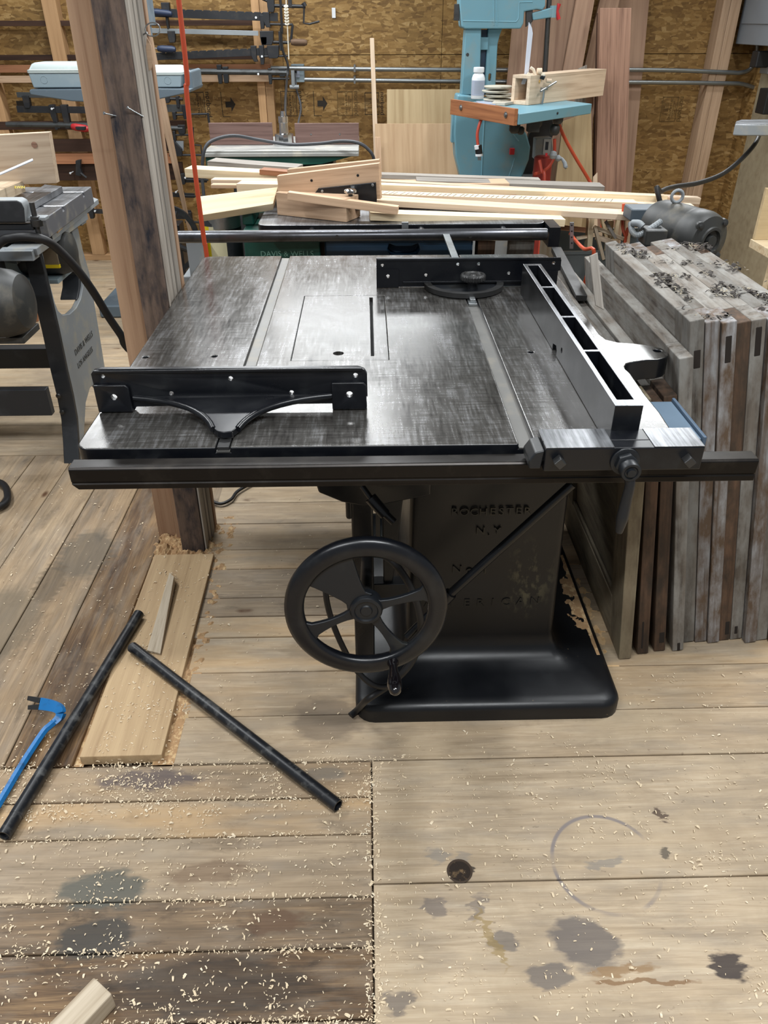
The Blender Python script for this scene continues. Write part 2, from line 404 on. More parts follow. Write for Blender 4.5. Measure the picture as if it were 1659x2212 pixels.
def m_floor(stains, rings_):
    t = NT('floor_planks')
    uv = t.new('ShaderNodeUVMap', uv_map='grain').outputs[0]; o = t.coord('Object')
    at = t.new('ShaderNodeAttribute', attribute_name='tone'); sp = t.new('ShaderNodeSeparateColor'); t.link(at.outputs['Color'], sp.inputs[0])
    wob = t.noise(t.mapping(uv, (1.5, 7, 1)), 1.7, 3)
    a = t.noise(t.mapping(uv, (1.5, 22, 1)), 2.0, 5, .55, 1.5)
    b = t.noise(t.mapping(uv, (8, 300, 1)), 1.4, 3, .6)
    f = t.math('ADD', t.math('MULTIPLY', a, .6), t.math('MULTIPLY', b, .3)); f = t.math('ADD', f, t.math('MULTIPLY', wob, .25))
    pale = t.ramp(f, [(.36, lin('#938067')), (.58, lin('#b8a58b')), (.82, lin('#d2c3aa'))])
    brown = t.ramp(f, [(.42, lin('#2e2219')), (.58, lin('#5d4630')), (.76, lin('#937653'))])
    col = t.mix(sp.outputs[0], brown, pale)
    grey = t.gray(t.noise(t.mapping(uv, (2, 8, 1)), 2.6, 5, .6), .46, .68, 0, .55)
    col = t.mix(grey, col, lin('#8d8274'))
    mot = t.noise(o, 4.5, 6, .65, .6)
    col = t.mix(t.gray(mot, .42, .66, 0, .55), col, t.mix(sp.outputs[0], lin('#5c4a38'), lin('#9b8a72')))
    col = t.mix(t.math('MULTIPLY', sp.outputs[0], t.gray(t.noise(o, 2.3, 5, .6), .52, .7, 0, .5)), col, lin('#c9b698'))
    # dark grime, heavier on the old planks
    g = t.gray(t.noise(t.mapping(uv, (3.5, 9, 1)), 2.4, 7, .68, .4), .55, .72)
    g = t.math('MULTIPLY', g, t.math('SUBTRACT', .9, t.math('MULTIPLY', sp.outputs[0], .75)))
    col = t.mix(g, col, lin('#3a3027'))
    sp2 = t.gray(t.noise(t.mapping(uv, (20, 46, 1)), 2.0, 4, .6), .66, .72, 0, .7)
    col = t.mix(t.math('MULTIPLY', sp2, t.math('SUBTRACT', 1.0, t.math('MULTIPLY', sp.outputs[0], .35))), col, lin('#4d3f33'))
    # orange fresh wood
    col = t.mix(t.math('MULTIPLY', sp.outputs[1], t.gray(wob, .4, .62, 0, .7)), col, lin('#c09a68'))
    # knots
    k = t.new('ShaderNodeTexVoronoi'); k.inputs['Scale'].default_value = 1.0; t.link(t.mapping(uv, (3.2, 7, 1)), k.inputs['Vector'])
    col = t.mix(t.math('MULTIPLY', t.gray(k.outputs['Distance'], .035, .1, 1, 0), t.gray(t.noise(t.mapping(uv,(1,1,1)), 3), .5, .55)), col, lin('#5a3f2a'))
    # stains with shapes of their own
    nx = t.new('ShaderNodeTexNoise'); nx.inputs['Scale'].default_value = 38; nx.inputs['Detail'].default_value = 5; t.link(t.mapping(o, (.6, 1.6, 1)), nx.inputs['Vector'])
    vs = t.new('ShaderNodeVectorMath', operation='MULTIPLY_ADD'); t.link(nx.outputs[1], vs.inputs[0]); vs.inputs[1].default_value = (.085, .045, 0); vs.inputs[2].default_value = (-.0425, -.0225, 0)
    wv = t.vadd(o, vs.outputs[0])
    for (x, y, rx, ry, rot, cl, s) in stains:
        mp = t.new('ShaderNodeMapping', vector_type='TEXTURE'); mp.inputs['Location'].default_value = (x, y, 0); mp.inputs['Rotation'].default_value = (0, 0, rot); mp.inputs['Scale'].default_value = (rx, ry, 50)
        t.link(wv, mp.inputs['Vector']); ln = t.new('ShaderNodeVectorMath', operation='LENGTH'); t.link(mp.outputs[0], ln.inputs[0])
        col = t.mix(t.gray(ln.outputs['Value'], .72, 1.05, s, 0), col, lin(cl))
    for (x, y, rx, ry, w, s) in rings_:
        mp = t.new('ShaderNodeMapping', vector_type='TEXTURE'); mp.inputs['Location'].default_value = (x, y, 0); mp.inputs['Scale'].default_value = (rx, ry, 50)
        t.link(o, mp.inputs['Vector']); ln = t.new('ShaderNodeVectorMath', operation='LENGTH'); t.link(mp.outputs[0], ln.inputs[0])
        d = t.math('ABSOLUTE', t.math('SUBTRACT', ln.outputs['Value'], 1.0))
        m = t.math('MULTIPLY', t.gray(d, w*.4, w, s, 0), t.gray(t.noise(o, 7, 2), .42, .56))
        col = t.mix(m, col, lin('#6f6a6e'))
    t.link(col, t.p.inputs['Base Color'])
    t.bump(t.math('ADD', f, t.math('MULTIPLY', a, .5)), .35, .0022)
    return t.set(Roughness=t.math('ADD', t.math('MULTIPLY', a, .2), .5), Specular_IOR_Level=.3)
# ------------------------------------------------------------------ floor
STAINS = [(.40,.785,.075,.055,-.35,'#5c5654',.8),(.325,.725,.05,.024,0,'#5f5956',.75),(.243,.79,.034,.024,.2,'#635d59',.7),(.119,.862,.026,.028,0,'#665e5b',.65),
  (.205,.862,.016,.034,-.6,'#6a625e',.6),(.034,.685,.03,.024,0,'#625b57',.7),(.485,.95,.05,.012,.05,'#77746f',.6),(.64,1.065,.014,.022,.4,'#4b3a30',.85),
  (-.56,.915,.1,.05,0,'#55564f',.85),(-.545,.815,.085,.05,.1,'#3c3a36',.85),(-.53,1.185,.13,.032,0,'#4d454a',.7),(.13,.975,.03,.02,0,'#7e7a74',.6),(.185,.97,.02,.02,0,'#7e7a74',.5),
  (.66,.735,.035,.026,0,'#2f2728',.9),(.5,.712,.12,.006,-.05,'#7a5a38',.8),(.46,.735,.07,.01,.1,'#86663f',.7),(.22,.80,.010,.075,.35,'#8b7442',.6),(.62,1.42,.03,.012,.4,'#a06a1e',.9),
  (.345,1.46,.03,.014,0,'#8a7f74',.3),(-.3,.72,.22,.06,0,'#2e2925',.6),(-.13,1.19,.07,.022,.1,'#6c665d',.6),(-.95,2.1,.1,.16,.1,'#5a5348',.7),(-1.1,1.75,.12,.2,.2,'#6a5f4e',.6),(-.80,1.50,.05,.12,0,'#3a2e26',.5),(-1.02,1.95,.05,.12,.1,'#4d4233',.5),(-.35,.95,.09,.03,.1,'#6a5340',.5),(-.2,.84,.07,.03,0,'#5a4130',.6),
  (-.15,1.62,.12,.05,0,'#7d6b52',.5),(-.12,1.36,.1,.09,0,'#6a5d50',.6),(.19,.94,.02,.012,0,'#3a322c',.9),(.62,.97,.016,.012,0,'#4d463d',.8)]
RINGS = [(.487,.95,.112,.112,.05,.75)]
M_floor = m_floor(STAINS, RINGS)

def build_floor():
    v = []; f = []; uvs = []; tones = []
    rng = random.Random(3)
    def plank(x0, x1, y0, y1, along, tone, org=0.0, z=0.0, gap=.0018):
        z += rng.uniform(-.0012, .0004)
        b = len(v); g = gap; T = .03
        ch = .0018
        x0 += g; x1 -= g; y0 += g; y1 -= g
        v.extend([(x0,y0,z-T),(x1,y0,z-T),(x1,y1,z-T),(x0,y1,z-T),(x0,y0,z-ch),(x1,y0,z-ch),(x1,y1,z-ch),(x0,y1,z-ch),
                  (x0+ch,y0+ch,z),(x1-ch,y0+ch,z),(x1-ch,y1-ch,z),(x0+ch,y1-ch,z)])
        o1, o2 = rng.uniform(0, 50), rng.uniform(0, 50)
        for q in ((0,1,5,4),(1,2,6,5),(2,3,7,6),(3,0,4,7),(4,5,9,8),(5,6,10,9),(6,7,11,10),(7,4,8,11),(8,9,10,11)):
            f.append(tuple(b+i for i in q))
            for i in q:
                p = v[b+i]
                uvs.append((p[0]+o1, p[1]+o2) if along == 'x' else (p[1]+o1, p[0]+o2)); tones.append((tone, org, 0, 1))
    # right front: wide pale boards running across
    ys = [-1.5,-1.2,-.9,-.62,-.32,-.02,.28,.60,.915,1.228]
    for a, b in zip(ys, ys[1:]): plank(-.006, 2.62, a, b, 'x', rng.uniform(.86,1.0), .1)
    # left front: narrower old boards
    ys = [-1.5,-1.2,-.9,-.6,-.3,0,.15,.3,.42,.53,.661,.787,.889,1.032,1.127,1.226]
    tn = [.5]*9+[.25,.05,.2,.62,.66,.5]
    og = [0]*12+[.1,.7,.35]
    for a, b, t, g in zip(ys, ys[1:], tn, og): plank(-4.2, -.006, a, b, 'x', t, g)
    # middle: boards under the saw running across
    ys = [1.228,1.376,1.534,1.675,1.767,1.855,2.002,2.111,2.269,2.409,2.53,2.68,2.8]
    tn = [.85,.8,.95,.9,.55,.6,.85,.7,.75,.9,.8,.8]; og = [.15,.4,.7,.7,0,0,.5,.3,.2,.2,.3,.3]
    for a, b, t, g in zip(ys, ys[1:], tn, og):
        xl = -.476 - .085*((a+b)/2-1.23)
        plank(xl, 2.62, a, b, 'x', t, g)
    # left: boards running away from the camera
    xs = [-4.2,-3.9,-3.6,-3.3,-3.0,-2.7,-2.4,-2.1,-1.8,-1.53,-1.37,-1.21,-1.05,-.885,-.722]
    for i, (a, b) in enumerate(zip(xs, xs[1:])):
        plank(a, b, 1.228, 2.8, 'y', (.55 if i < 12 else (.38 if i == 12 else .0)), .25)
    plank(-.722, -.56, 2.32, 2.8, 'y', .5, .2)
    # back of the shop
    y = 2.8
    while y < 5.93:
        w = rng.choice([.14,.19,.24]); b = min(y+w, 5.93); xm = rng.uniform(-2.5, 1.5)
        plank(-4.2, xm, y, b, 'x', rng.uniform(.8, 1), .25); plank(xm, 2.62, y, b, 'x', rng.uniform(.8, 1), .25)
        y = b
    nb = len(v)
    v.extend([(-4.2,-1.5,-.03),(2.62,-1.5,-.03),(2.62,5.93,-.03),(-4.2,5.93,-.03)])   # sub-floor
    f.append((nb, nb+1, nb+2, nb+3))
    for i in range(4): uvs.append((v[nb+i][0], v[nb+i][1])); tones.append((.1, 0, 0, 1))
    me = bpy.data.meshes.new('floor'); me.from_pydata(v, [], f); me.update()
    me.uv_layers.new(name='grain'); me.color_attributes.new('tone', 'FLOAT_COLOR', 'CORNER')
    ul = me.uv_layers['grain']; ca = me.attributes['tone']
    for i, (u, t) in enumerate(zip(uvs, tones)): ul.data[i].uv = u; ca.data[i].color = t
    me.materials.append(M_floor)
    o = bpy.data.objects.new('floor', me); C.objects.link(o); WM['floor'] = Matrix.Identity(4)
    struct(o)
    # hole in the floor board
    p = AZ(993, 1884, 0); m = MB(); m.cyl((p.x, p.y+.008, -.025), (p.x, p.y+.008, .02), .024, n=24); 
    hole = MB(); 
    return o
floor = build_floor()
# round hole with a rim, packed with shavings
p = AZ(993, 1882, 0)
m = MB(); m.lathe([(.026,-.0005),(.027,.0012),(.023,.0014),(.021,-.0004)], Matrix.Translation(p), 28, caps=False)
k = m.build('floor_hole_rim', paint('hole_edge', '#3a2c20', .8), None)
k2 = MB(); k2.lathe([(.0235,.0006),(.012,.0010),(.0001,.0012)], Matrix.Translation(p), 28)
k2 = k2.build('hole_filling', paint('hole_dark', '#241a12', .95, dirt='#7a6448', amt=.6, scale=70), k)
tag(k, 'round dark hole in the pale floor board nearest the camera on the right', 'floor hole')

# ------------------------------------------------------------------ walls and ceiling
m = MB()
xs = [-4.2,-2.98,-1.76,-.54,.515,1.735,2.62]
M_wallgap = paint('gap_dark', '#2a1c0d', .9)
for a, b in zip(xs, xs[1:]):
    for z0, z1 in ((.0,1.30),(1.304,1.92)):
        m.box(a+.0015, b-.0015, 5.93, 5.945, z0, z1)
wall = struct(m.build('wall_back', M_osb))
m = MB(); m.box(-4.2, 2.60, 5.925, 5.945, 1.924, 3.3); m.build('wall_upper_panel', paint('upper_wall_grey', '#a3a6a8', .7), wall)
m = MB(); m.box(-4.2, 2.62, 5.946, 5.96, 0, 3.3); m.build('wall_sheathing_gap', M_wallgap, wall)
m = MB(); m.box(2.60, 2.615, 2.4, 5.72, 0, 3.3); wr = struct(m.build('wall_right', M_plyg, bevel=.001))
m = MB(); m.box(2.602, 2.617, 5.723, 5.93, 0, 3.3); m.build('wall_strip', M_osb, wr)
M_ceil = wood('ceiling_boards', '#6a655f', '#4a4642', rings=.5, sat=.6)
m = MB(); m.box(-4.2, 2.62, -1.5, 5.95, 3.3, 3.33); struct(m.build('ceiling', M_ceil))

# sill plate and studs
def stud(px0, px1, pyt, n=0):
    pass
o = beam('baseboard_back', (-4.2, 5.842, .038), (2.56, 5.842, .038), .038, .086, M_stud); struct(o)
trim_no = [0]
def trim(a, b, h, w, mat, up=(0,0,1), back=1):
    trim_no[0] += 1
    return struct(beam('trim_%d' % trim_no[0], a, b, h, w, mat, up=up, back=back))
def vstud(x0, x1, z0, z1, mat=M_stud, y=5.842, d=.086):
    trim_no[0] += 1
    M = basis((x0, y, z0), (0,0,1), z=(0,-1,0))
    m = MB(); m.box(0, z1-z0, x0-x0, -(x1-x0) if False else (x1-x0), -d, 0)
    # local Y = z cross x = (0,-1,0)x(0,0,1) -> (-1,0,0); mirror so the stud spans x0..x1
    m = MB(); m.box(0, z1-z0, -(x1-x0), 0, -d, 0)
    return struct(m.build('trim_%d' % trim_no[0], mat, M=M, bevel=.0015, smooth=0))
def X_at(px, py, y=5.842): return AY(px, py, y).x
a, b, c = X_at(541, 0), X_at(557, 0), X_at(573, 0)
vstud(a, a+.05, .04, 3.25); vstud(a+.052, a+.104, .04, 3.25, y=5.85)
a = X_at(88, 0); vstud(a, a+.09, .04, 3.25)                      # left pale stud
a = X_at(-8, 250); vstud(a-.03, a+.06, .04, 3.25)
a = X_at(1520, 330); vstud(a-.085, a-.04, .04, 3.25, M_fir, y=5.80, d=.126); vstud(a-.038, a+.03, .04, 3.25, M_fir, y=5.80, d=.126)
# horizontal rails of the clamp rack, plus dark strips imitating clamp shadows
def hrail_or_shade(px0, py0, px1, py1, h, mat, y=5.80, d=.04):
    A, B = AY(px0, py0, y), AY(px1, py1, y); B.z = A.z = (A.z+B.z)/2
    return trim(A, B, h, d, mat)
hrail_or_shade(-60, 140, 583, 140, .042, M_rail)
hrail_or_shade(-60, 163, 583, 163, .04, M_fir, y=5.805)
hrail_or_shade(100, 301, 372, 301, .075, M_darkbd, y=5.70)
hrail_or_shade(100, 331, 372, 331, .066, M_rail, y=5.71)
hrail_or_shade(100, 352, 392, 352, .11, M_darkbd, y=5.73)
hrail_or_shade(-60, 44, 560, 44, .03, M_darkbd, y=5.86)  # no real rail: dark strip imitating clamp shadow on the sheathing
hrail_or_shade(-60, 118, 560, 118, .03, M_darkbd, y=5.86)  # second dark strip put where only clamp shade falls
hrail_or_shade(-60, 262, 400, 262, .05, M_darkbd, y=5.84)

# printed stamps on the sheathing (turned on their side, as on the sheets)
def stamp(px, py, k=1.0, arrow=True, faded=False):
    ink = M_inkm if faded else M_ink
    m = MB(); P = AY(px, py, 5.9292)
    def T(s, size, dx, dz): m.add_mesh(text_mesh(s, size*k, .0004), face_y(P+V((dx*k, 0, dz*k)), PI/2))
    def ln(x0, z0, x1, z1, w=.0035):
        m.box(P.x+min(x0,x1)*k-w/2, P.x+max(x0,x1)*k+w/2, P.y-.0006, P.y+.0004, P.z+min(z0,z1)*k-w/2, P.z+max(z0,z1)*k+w/2)
    T('norbord', .075, .115, .0)
    ln(-.10,-.12,.07,-.12); ln(-.10,.12,.07,.12); ln(-.10,-.12,-.10,.12); ln(.07,-.12,.07,.12)
    T('24/16 RATING', .036, .0, .0); T('SHEATHING SPAN', .02, .03, 0)
    for i in range(4): T('EXPOSURE 1   PS 2', .016, -.03-.018*i, .0)
    T('PANEL GRADE', .016, .052, 0)
    for i in range(3): T('1', .03, .19, -.07+.07*i)
    if arrow:
        b = AY(px, py, 5.9292)+V((.36*k, 0, 0))
        m.prism([b+V((-.06*k,0,-.018)), b+V((0,0,-.018)), b+V((0,0,-.045)), b+V((.05*k,0,0)), b+V((0,0,.045)), b+V((0,0,.018)), b+V((-.06*k,0,.018))], (0,.0008,0))
        ln(.26,-.12,.26,.12); ln(.26,-.12,.34,-.12)
    m.build('printed_stamp', ink, wall, smooth=0)
stamp(428, 226, .62); stamp(627, 224, .62); stamp(748, 224, .6, arrow=False, faded=True); stamp(1448, 236, .62, arrow=False, faded=True); stamp(806, 224, .55, arrow=False)
m = MB(); b = AY(52, 225, 5.9292)
m.prism([b+V((-.05,0,-.02)), b+V((0,0,-.02)), b+V((0,0,-.05)), b+V((.05,0,0)), b+V((0,0,.05)), b+V((0,0,.02)), b+V((-.05,0,.02))], (0,.0008,0)); m.build('printed_arrow', M_ink, wall, smooth=0)
# ------------------------------------------------------------------ the table saw
saw = thing('table_saw', 'old black cast iron table saw with large spoked handwheel in the middle', 'table saw', (.29, 1.75, 0))
TZ = .86
# pedestal
def sect(z, x0, x1, y0, y1, r): return [V((x, y, z)) for x, y in rrect(x0, x1, y0, y1, r, 5)]
S = [(0,-.045,.632,1.345,2.26,.05),(.034,-.045,.632,1.345,2.26,.05),(.044,-.041,.628,1.349,2.256,.047),(.051,-.030,.617,1.36,2.245,.04),(.055,-.012,.60,1.378,2.23,.04),
     (.061,.03,.555,1.45,2.18,.04),(.068,.055,.525,1.485,2.15,.035),(.08,.074,.500,1.507,2.13,.03),(.1,.084,.487,1.518,2.118,.025),(.13,.089,.480,1.523,2.11,.022),(.3,.091,.476,1.527,2.1,.02),(.6,.095,.470,1.532,2.09,.02),(.805,.098,.465,1.536,2.08,.02)]
m = MB(); m.rings([sect(*s) for s in S])
def m_base():
    t = NT('base_black'); o = t.new('ShaderNodeNewGeometry').outputs['Position']
    n = t.noise(o, 7, 6, .65); fine = t.noise(o, 110, 4, .7); sx = t.new('ShaderNodeSeparateXYZ'); t.link(o, sx.inputs[0])
    c = t.mix(t.gray(n, .5, .75, 0, .6), lin('#07090e'), lin('#131518'))
    # dusty sawdust lying on the right side of the foot, and a dried splash on the column
    side = t.math('MULTIPLY', t.math('MULTIPLY', t.gray(sx.outputs[0], .47, .52), t.gray(sx.outputs[1], 1.40, 1.52)), t.gray(sx.outputs[2], .07, .045, 0, 1) if False else t.gray(sx.outputs[2], .05, .09, 1, 0))
    dust = t.math('MULTIPLY', side, t.gray(t.noise(o, 20, 8, .8), .44, .6, 0, .9))
    c = t.mix(dust, c, t.mix(t.noise(o, 9, 3), lin('#5d5240'), lin('#9a7442')))
    mp = t.new('ShaderNodeMapping', vector_type='TEXTURE'); mp.inputs['Location'].default_value = (.395, 1.53, .31); mp.inputs['Scale'].default_value = (.075, 1, .14); t.link(o, mp.inputs['Vector'])
    ln = t.new('ShaderNodeVectorMath', operation='LENGTH'); t.link(mp.outputs[0], ln.inputs[0])
    spl = t.math('MULTIPLY', t.gray(ln.outputs['Value'], .35, 1.0, 1, 0), t.gray(t.noise(t.mapping(o, (1, 1, .55)), 52, 5, .6), .5, .62, 0, .8))
    c = t.mix(spl, c, lin('#56523f'))
    speck = t.gray(fine, .70, .74, 0, .7); c = t.mix(t.math('MULTIPLY', speck, t.gray(sx.outputs[2], .05, .2, 1, .15)), c, lin('#8f7a58'))
    t.link(c, t.p.inputs['Base Color']); t.bump(t.noise(o, 60, 3), .12, .0015)
    return t.set(Roughness=t.math('ADD', t.math('MULTIPLY', n, .25), .26), Specular_IOR_Level=.5)
M_base = m_base()
m.build('pedestal', M_base, saw, smooth=50)
m = MB(); m.lathe([(.009,-.002),(.009,.0012),(.006,.0012),(.006,-.002)], Matrix.Translation(AZ(1044,1478,.056)), 16); m.build('bolt_hole', paint('hole_black','#050505',.9), saw)
m = MB()
def chars(s, pts, size):
    for ch, (px, py) in zip(s, pts): m.add_mesh(text_mesh(ch, size, .0022), face_y(AY(px, py, 1.5255)))
chars('AMERICAN', [(925,1303),(968,1303),(1008,1302),(1037,1302),(1064,1301),(1092,1300),(1124,1299),(1155,1298)], .034)
chars('ROCHESTER', [(982,1106),(1003,1106),(1024,1106),(1044,1106),(1064,1105),(1083,1105),(1101,1105),(1120,1104),(1139,1104)], .03)
chars('N.Y', [(1038,1147),(1056,1150),(1074,1147)], .03)
chars('No1', [(987,1231),(1014,1231),(1048,1231)], .034)
m.build('raised_lettering', paint('letter_iron', '#1a1b1a', .4, dirt='#4a4330', amt=.6), saw, smooth=0)

# table top
M_slot = paint('slot_iron', '#6a6966', .45, metal=.6, dirt='#807a6e', amt=.5, scale=16)
rt = [(1211,603),(1242,655),(1285,707),(1296,722),(1310,733),(1335,739),(1365,741),(1392,744),(1411,747),(1428,751),(1438,756),(1444,762),(1444,767),(1438,772),(1422,776),(1395,777),(1365,782),(1354,785),(1350,791),(1352,797),(1362,806),(1395,853),(1426,891),(1449,926)]
R_ = [AZ(px, py, TZ) for px, py in rt]
out = [(-.525+.03, 1.215)]
out = [(x, y) for x, y in circle(-.497, 1.243, .028, 6, 180, 270)] + [(x, y) for x, y in circle(.53, 1.24, .026, 6, 270, 360)] + [(p.x, p.y) for p in reversed(R_)] + [(x, y) for x, y in circle(.553, 2.50, .03, 6, 0, 90)] + [(x, y) for x, y in circle(-.497, 2.50, .03, 6, 90, 180)]
m = MB(); m.prism([V((x, y, TZ-.048)) for x, y in out], (0, 0, .048))
top = m.build('table_top', [M_table, M_black], saw, smooth=45)
def wcut(o, mb):
    L = WM[saw.name].translation; n = MB(); n.v = [p-L for p in mb.v]; n.f = mb.f; n2 = MB(); n2.v = [p.copy() for p in mb.v]; n2.f = mb.f; cut(o, n2)
cutm = MB()
cutm.box(-.274, -.249, 1.1, 2.6, TZ-.010, TZ+.02)
cutm.box(.268, .297, 1.1, 2.6, TZ-.010, TZ+.02)
cutm.box(-.172, .0455, 1.624, 2.100, TZ-.012, TZ+.02)
for px, py in ((314,771), (463,769), (1147,760)):
    q = AZ(px, py, TZ); cutm.cyl((q.x, q.y, TZ-.02), (q.x, q.y, TZ+.02), .0058, n=14)
q = AZ(1420, 757, TZ); cutm.cyl((q.x, q.y, TZ-.03), (q.x, q.y, TZ+.02), .009, n=14)
cut(top, cutm)
by_normal(top, lambda n, c: 0 if n.z > .7 else 1)
b = top.modifiers.new('edge', 'BEVEL'); b.harden_normals = True; b.width = .0035; b.segments = 2; b.limit_method = 'ANGLE'; b.angle_limit = math.radians(50)
m = MB(); m.box(-.2735, -.2495, 1.214, 2.529, TZ-.0100, TZ-.0075); m.box(.2685, .2965, 1.214, 2.529, TZ-.0100, TZ-.0075)
m.build('slot_floor', M_slot, saw, smooth=0)
m = MB(); m.box(-.1715, .0450, 1.6245, 2.0995, TZ-.011, TZ-.0003)
plate = m.build('throat_plate', M_table, saw, smooth=0)
c2 = MB(); c2.box(.005, .0145, 1.648, 2.082, TZ-.03, TZ+.02); q = AZ(731, 763, TZ); c2.cyl((q.x, q.y, TZ-.03), (q.x, q.y, TZ+.02), .0125, n=20); cut(plate, c2)
m = MB(); m.box(.006, .0135, 1.649, 2.081, TZ-.0118, TZ-.010); m.build('blade_slot', paint('slot_black', '#030303', .9), plate, smooth=0)
# apron ribs under the top
m = MB(); m.box(-.44, -.41, 1.27, 2.46, .77, .812); m.box(-.1, .5, 1.56, 2.07, .78, .812); m.build('table_rib', M_black, saw, bevel=.004)
# front guide rail
pr = [(1.165,.806),(1.165,.816),(1.167,.819),(1.165,.822),(1.165,.845),(1.169,.849),(1.198,.849),(1.200,.846),(1.200,.806)]
m = MB(); m.prism([V((-.522, y, z)) for y, z in pr], (1.206, 0, 0))
fr = m.build('front_rail', paint('rail_iron', '#24211f', .34, metal=.75, dirt='#3c3833', amt=.4, scale=12), saw, bevel=.0012, smooth=30)
c3 = MB(); c3.prism([V((-.53,1.1,.80)), V((-.505,1.1,.80)), V((-.53,1.1,.825))], (0,.2,0)); cut(fr, c3)
for x in (-.4, -.1, .2):
    m = MB(); m.box(x-.02, x+.02, 1.2, 1.216, .815, .84); m.build('rail_bracket', M_black, saw)
# trunnion, yoke and column under the table
m = MB(); m.prism([V((-.125,1.40,.72)), V((.13,1.40,.72)), V((.13,1.40,.64)), V((.0,1.40,.612)), V((-.06,1.40,.625)), V((-.11,1.40,.65))], (0,.03,0)); m.build('trunnion', M_black, saw, bevel=.004)
m = MB(); m.box(-.043,.006,1.43,1.49,.13,.66); m.box(-.055,-.04,1.43,1.47,.56,.63); m.build('elevating_post', M_black, saw, bevel=.006)
m = MB(); m.prism([V((.025,1.5,.70)), V((.088,1.5,.70)), V((.05,1.5,.30)), V((.03,1.5,.30))], (0,.02,0)); m.build('yoke_arm', M_castbk, saw, bevel=.003)
m = MB(); m.prism([V((.012,1.51,.42)), V((.022,1.51,.42)), V((.022,1.51,.55)), V((.012,1.51,.55))], (0,.01,0)); m.build('yoke_strip', M_steeld, saw); m = MB(); m.box(-.02,.09,1.49,1.525,.28,.33); m.build('yoke_pivot', M_castbk, saw, bevel=.003)
def at(px, py, y): return AY(px, py, y)
m = MB(); m.cyl(at(782,1050,1.36), at(812,1092,1.34), .006); m.cyl(at(800,1075,1.345), at(832,1112,1.33), .013, .012); m.cyl(at(828,1106,1.33), at(851,1128,1.32), .0085, .008); m.build('tilt_handle', M_black, saw)
m = MB(); m.tube([at(1236,1046,1.42), at(968,1287,1.40), at(880,1376,1.38)], .0105, 12); m.tube([at(974,1281,1.40), at(960,1296,1.40)], .015, 12); m.build('brace_rod', M_black, saw)

# handwheel
wc = AY(791, 1313, 1.225)
ax = V((.02, -1, .07)).normalized()          # axis points at the operator
WMx = Matrix.Translation(wc) @ (V((0,0,1)).rotation_difference(ax)).to_matrix().to_4x4()
Ro, Ri = .166, .128
m = MB()
prof = [(Ro,-.012),(Ro+.003,-.003),(Ro+.002,.006),(Ro-.006,.012),(Ri+.008,.013),(Ri+.001,.009),(Ri,-.002),(Ri+.006,-.013),(Ro-.008,-.016)]
m.rings([[WMx @ V((r*math.cos(2*PI*k/72), r*math.sin(2*PI*k/72), z)) for r, z in prof] for k in range(72)], loop=True)
wheel = m.build('handwheel', M_black, saw, smooth=60)
def wpt(px, py):                              # pixel onto the wheel plane
    d = ray(px, py); n = ax; t = (wc-CAM).dot(n)/d.dot(n); return CAM+d*t
I_ = WMx.inverted()
def ang(px, py):
    q = I_ @ wpt(px, py); return math.atan2(q.y, q.x)
for name, (px, py), w0, w1 in (('web', (716,1235), .030, .088), ('spoke', (925,1280), .026, .030), ('spoke', (868,1408), .026, .032), ('spoke', (672,1362), .026, .034)):
    a = ang(px, py); pts = []
    n = 8
    def side(s):
        o = []
        for k in range(n+1):
            t = k/n; r = .02+(Ri+.004-.02)*t
            w = w0*(1-.35*math.sin(PI*min(1, t*1.15)))/2*1.0 + (w1-w0)/2*t**3 if name == 'spoke' else (w0*(1-t)+w1*t**1.2)/1.4
            if t < .18: w += .012*(1-t/.18)**2
            if t > .85: w += .012*((t-.85)/.15)**2
            o.append((r*math.cos(a)-s*w*math.sin(a), r*math.sin(a)+s*w*math.cos(a)))
        return o
    poly = side(-1)+side(1)[::-1]
    m = MB(); m.prism([WMx @ V((x, y, -.006)) for x, y in poly], WMx.to_3x3() @ V((0,0,.011))); m.build(name, M_castbk, wheel, bevel=.003)
m = MB(); m.lathe([(.034,-.02),(.034,.008),(.031,.013),(.025,.014),(.023,.010),(.013,.010),(.011,.013),(.0001,.013)], WMx, 32); m.build('hub', M_castbk, wheel)
hp = WMx @ V((0,0,0)); a = ang(857, 1440); hx = V(((Ri+.019)*math.cos(a), (Ri+.019)*math.sin(a), 0))
HM = WMx @ Matrix.Translation(hx)
hd = (AY(862, 1512, (WMx @ (hx+V((0,0,.1)))).y) - WMx @ hx)
HM = Matrix.Translation(WMx @ hx) @ (V((0,0,1)).rotation_difference((WMx.to_3x3() @ V((0,0,1))).normalized())).to_matrix().to_4x4()
m = MB(); m.lathe([(.0115,.008),(.0125,.016),(.009,.022),(.0085,.032),(.011,.05),(.0145,.07),(.0155,.085),(.012,.102),(.005,.11),(.0001,.111)], HM, 20); m.build('wheel_handle', paint('handle_black', '#100d10', .16, bump=0, coat=.5), wheel)
m = MB(); m.cyl(WMx @ V((0,0,-.01)), V((wc.x+.003, 1.53, wc.z-.02)), .013); m.build('wheel_shaft', M_steeld, saw)
# switch box on the right, under the table edge
m = MB(); m.box(.598, .668, 1.36, 1.540, .715, .790); bx = m.build('switch_box', paint('box_blue_grey', '#56697a', .45), saw, bevel=.003)
m = MB(); m.box(.669, .676, 1.355, 1.545, .710, .796); m.build('cover', paint('box_cover', '#45576a', .45), bx, bevel=.002)
m = MB(); m.lathe([(.016,0),(.017,.006),(.010,.006),(.009,-.02),(.0001,-.02)], basis((.63,1.36,.752),(1,0,0),z=(0,-1,0)), 18); m.build('knockout', M_steel, bx)
m = MB(); m.box(.55,.597,1.40,1.5,.77,.811); m.build('box_bracket', M_black, bx)
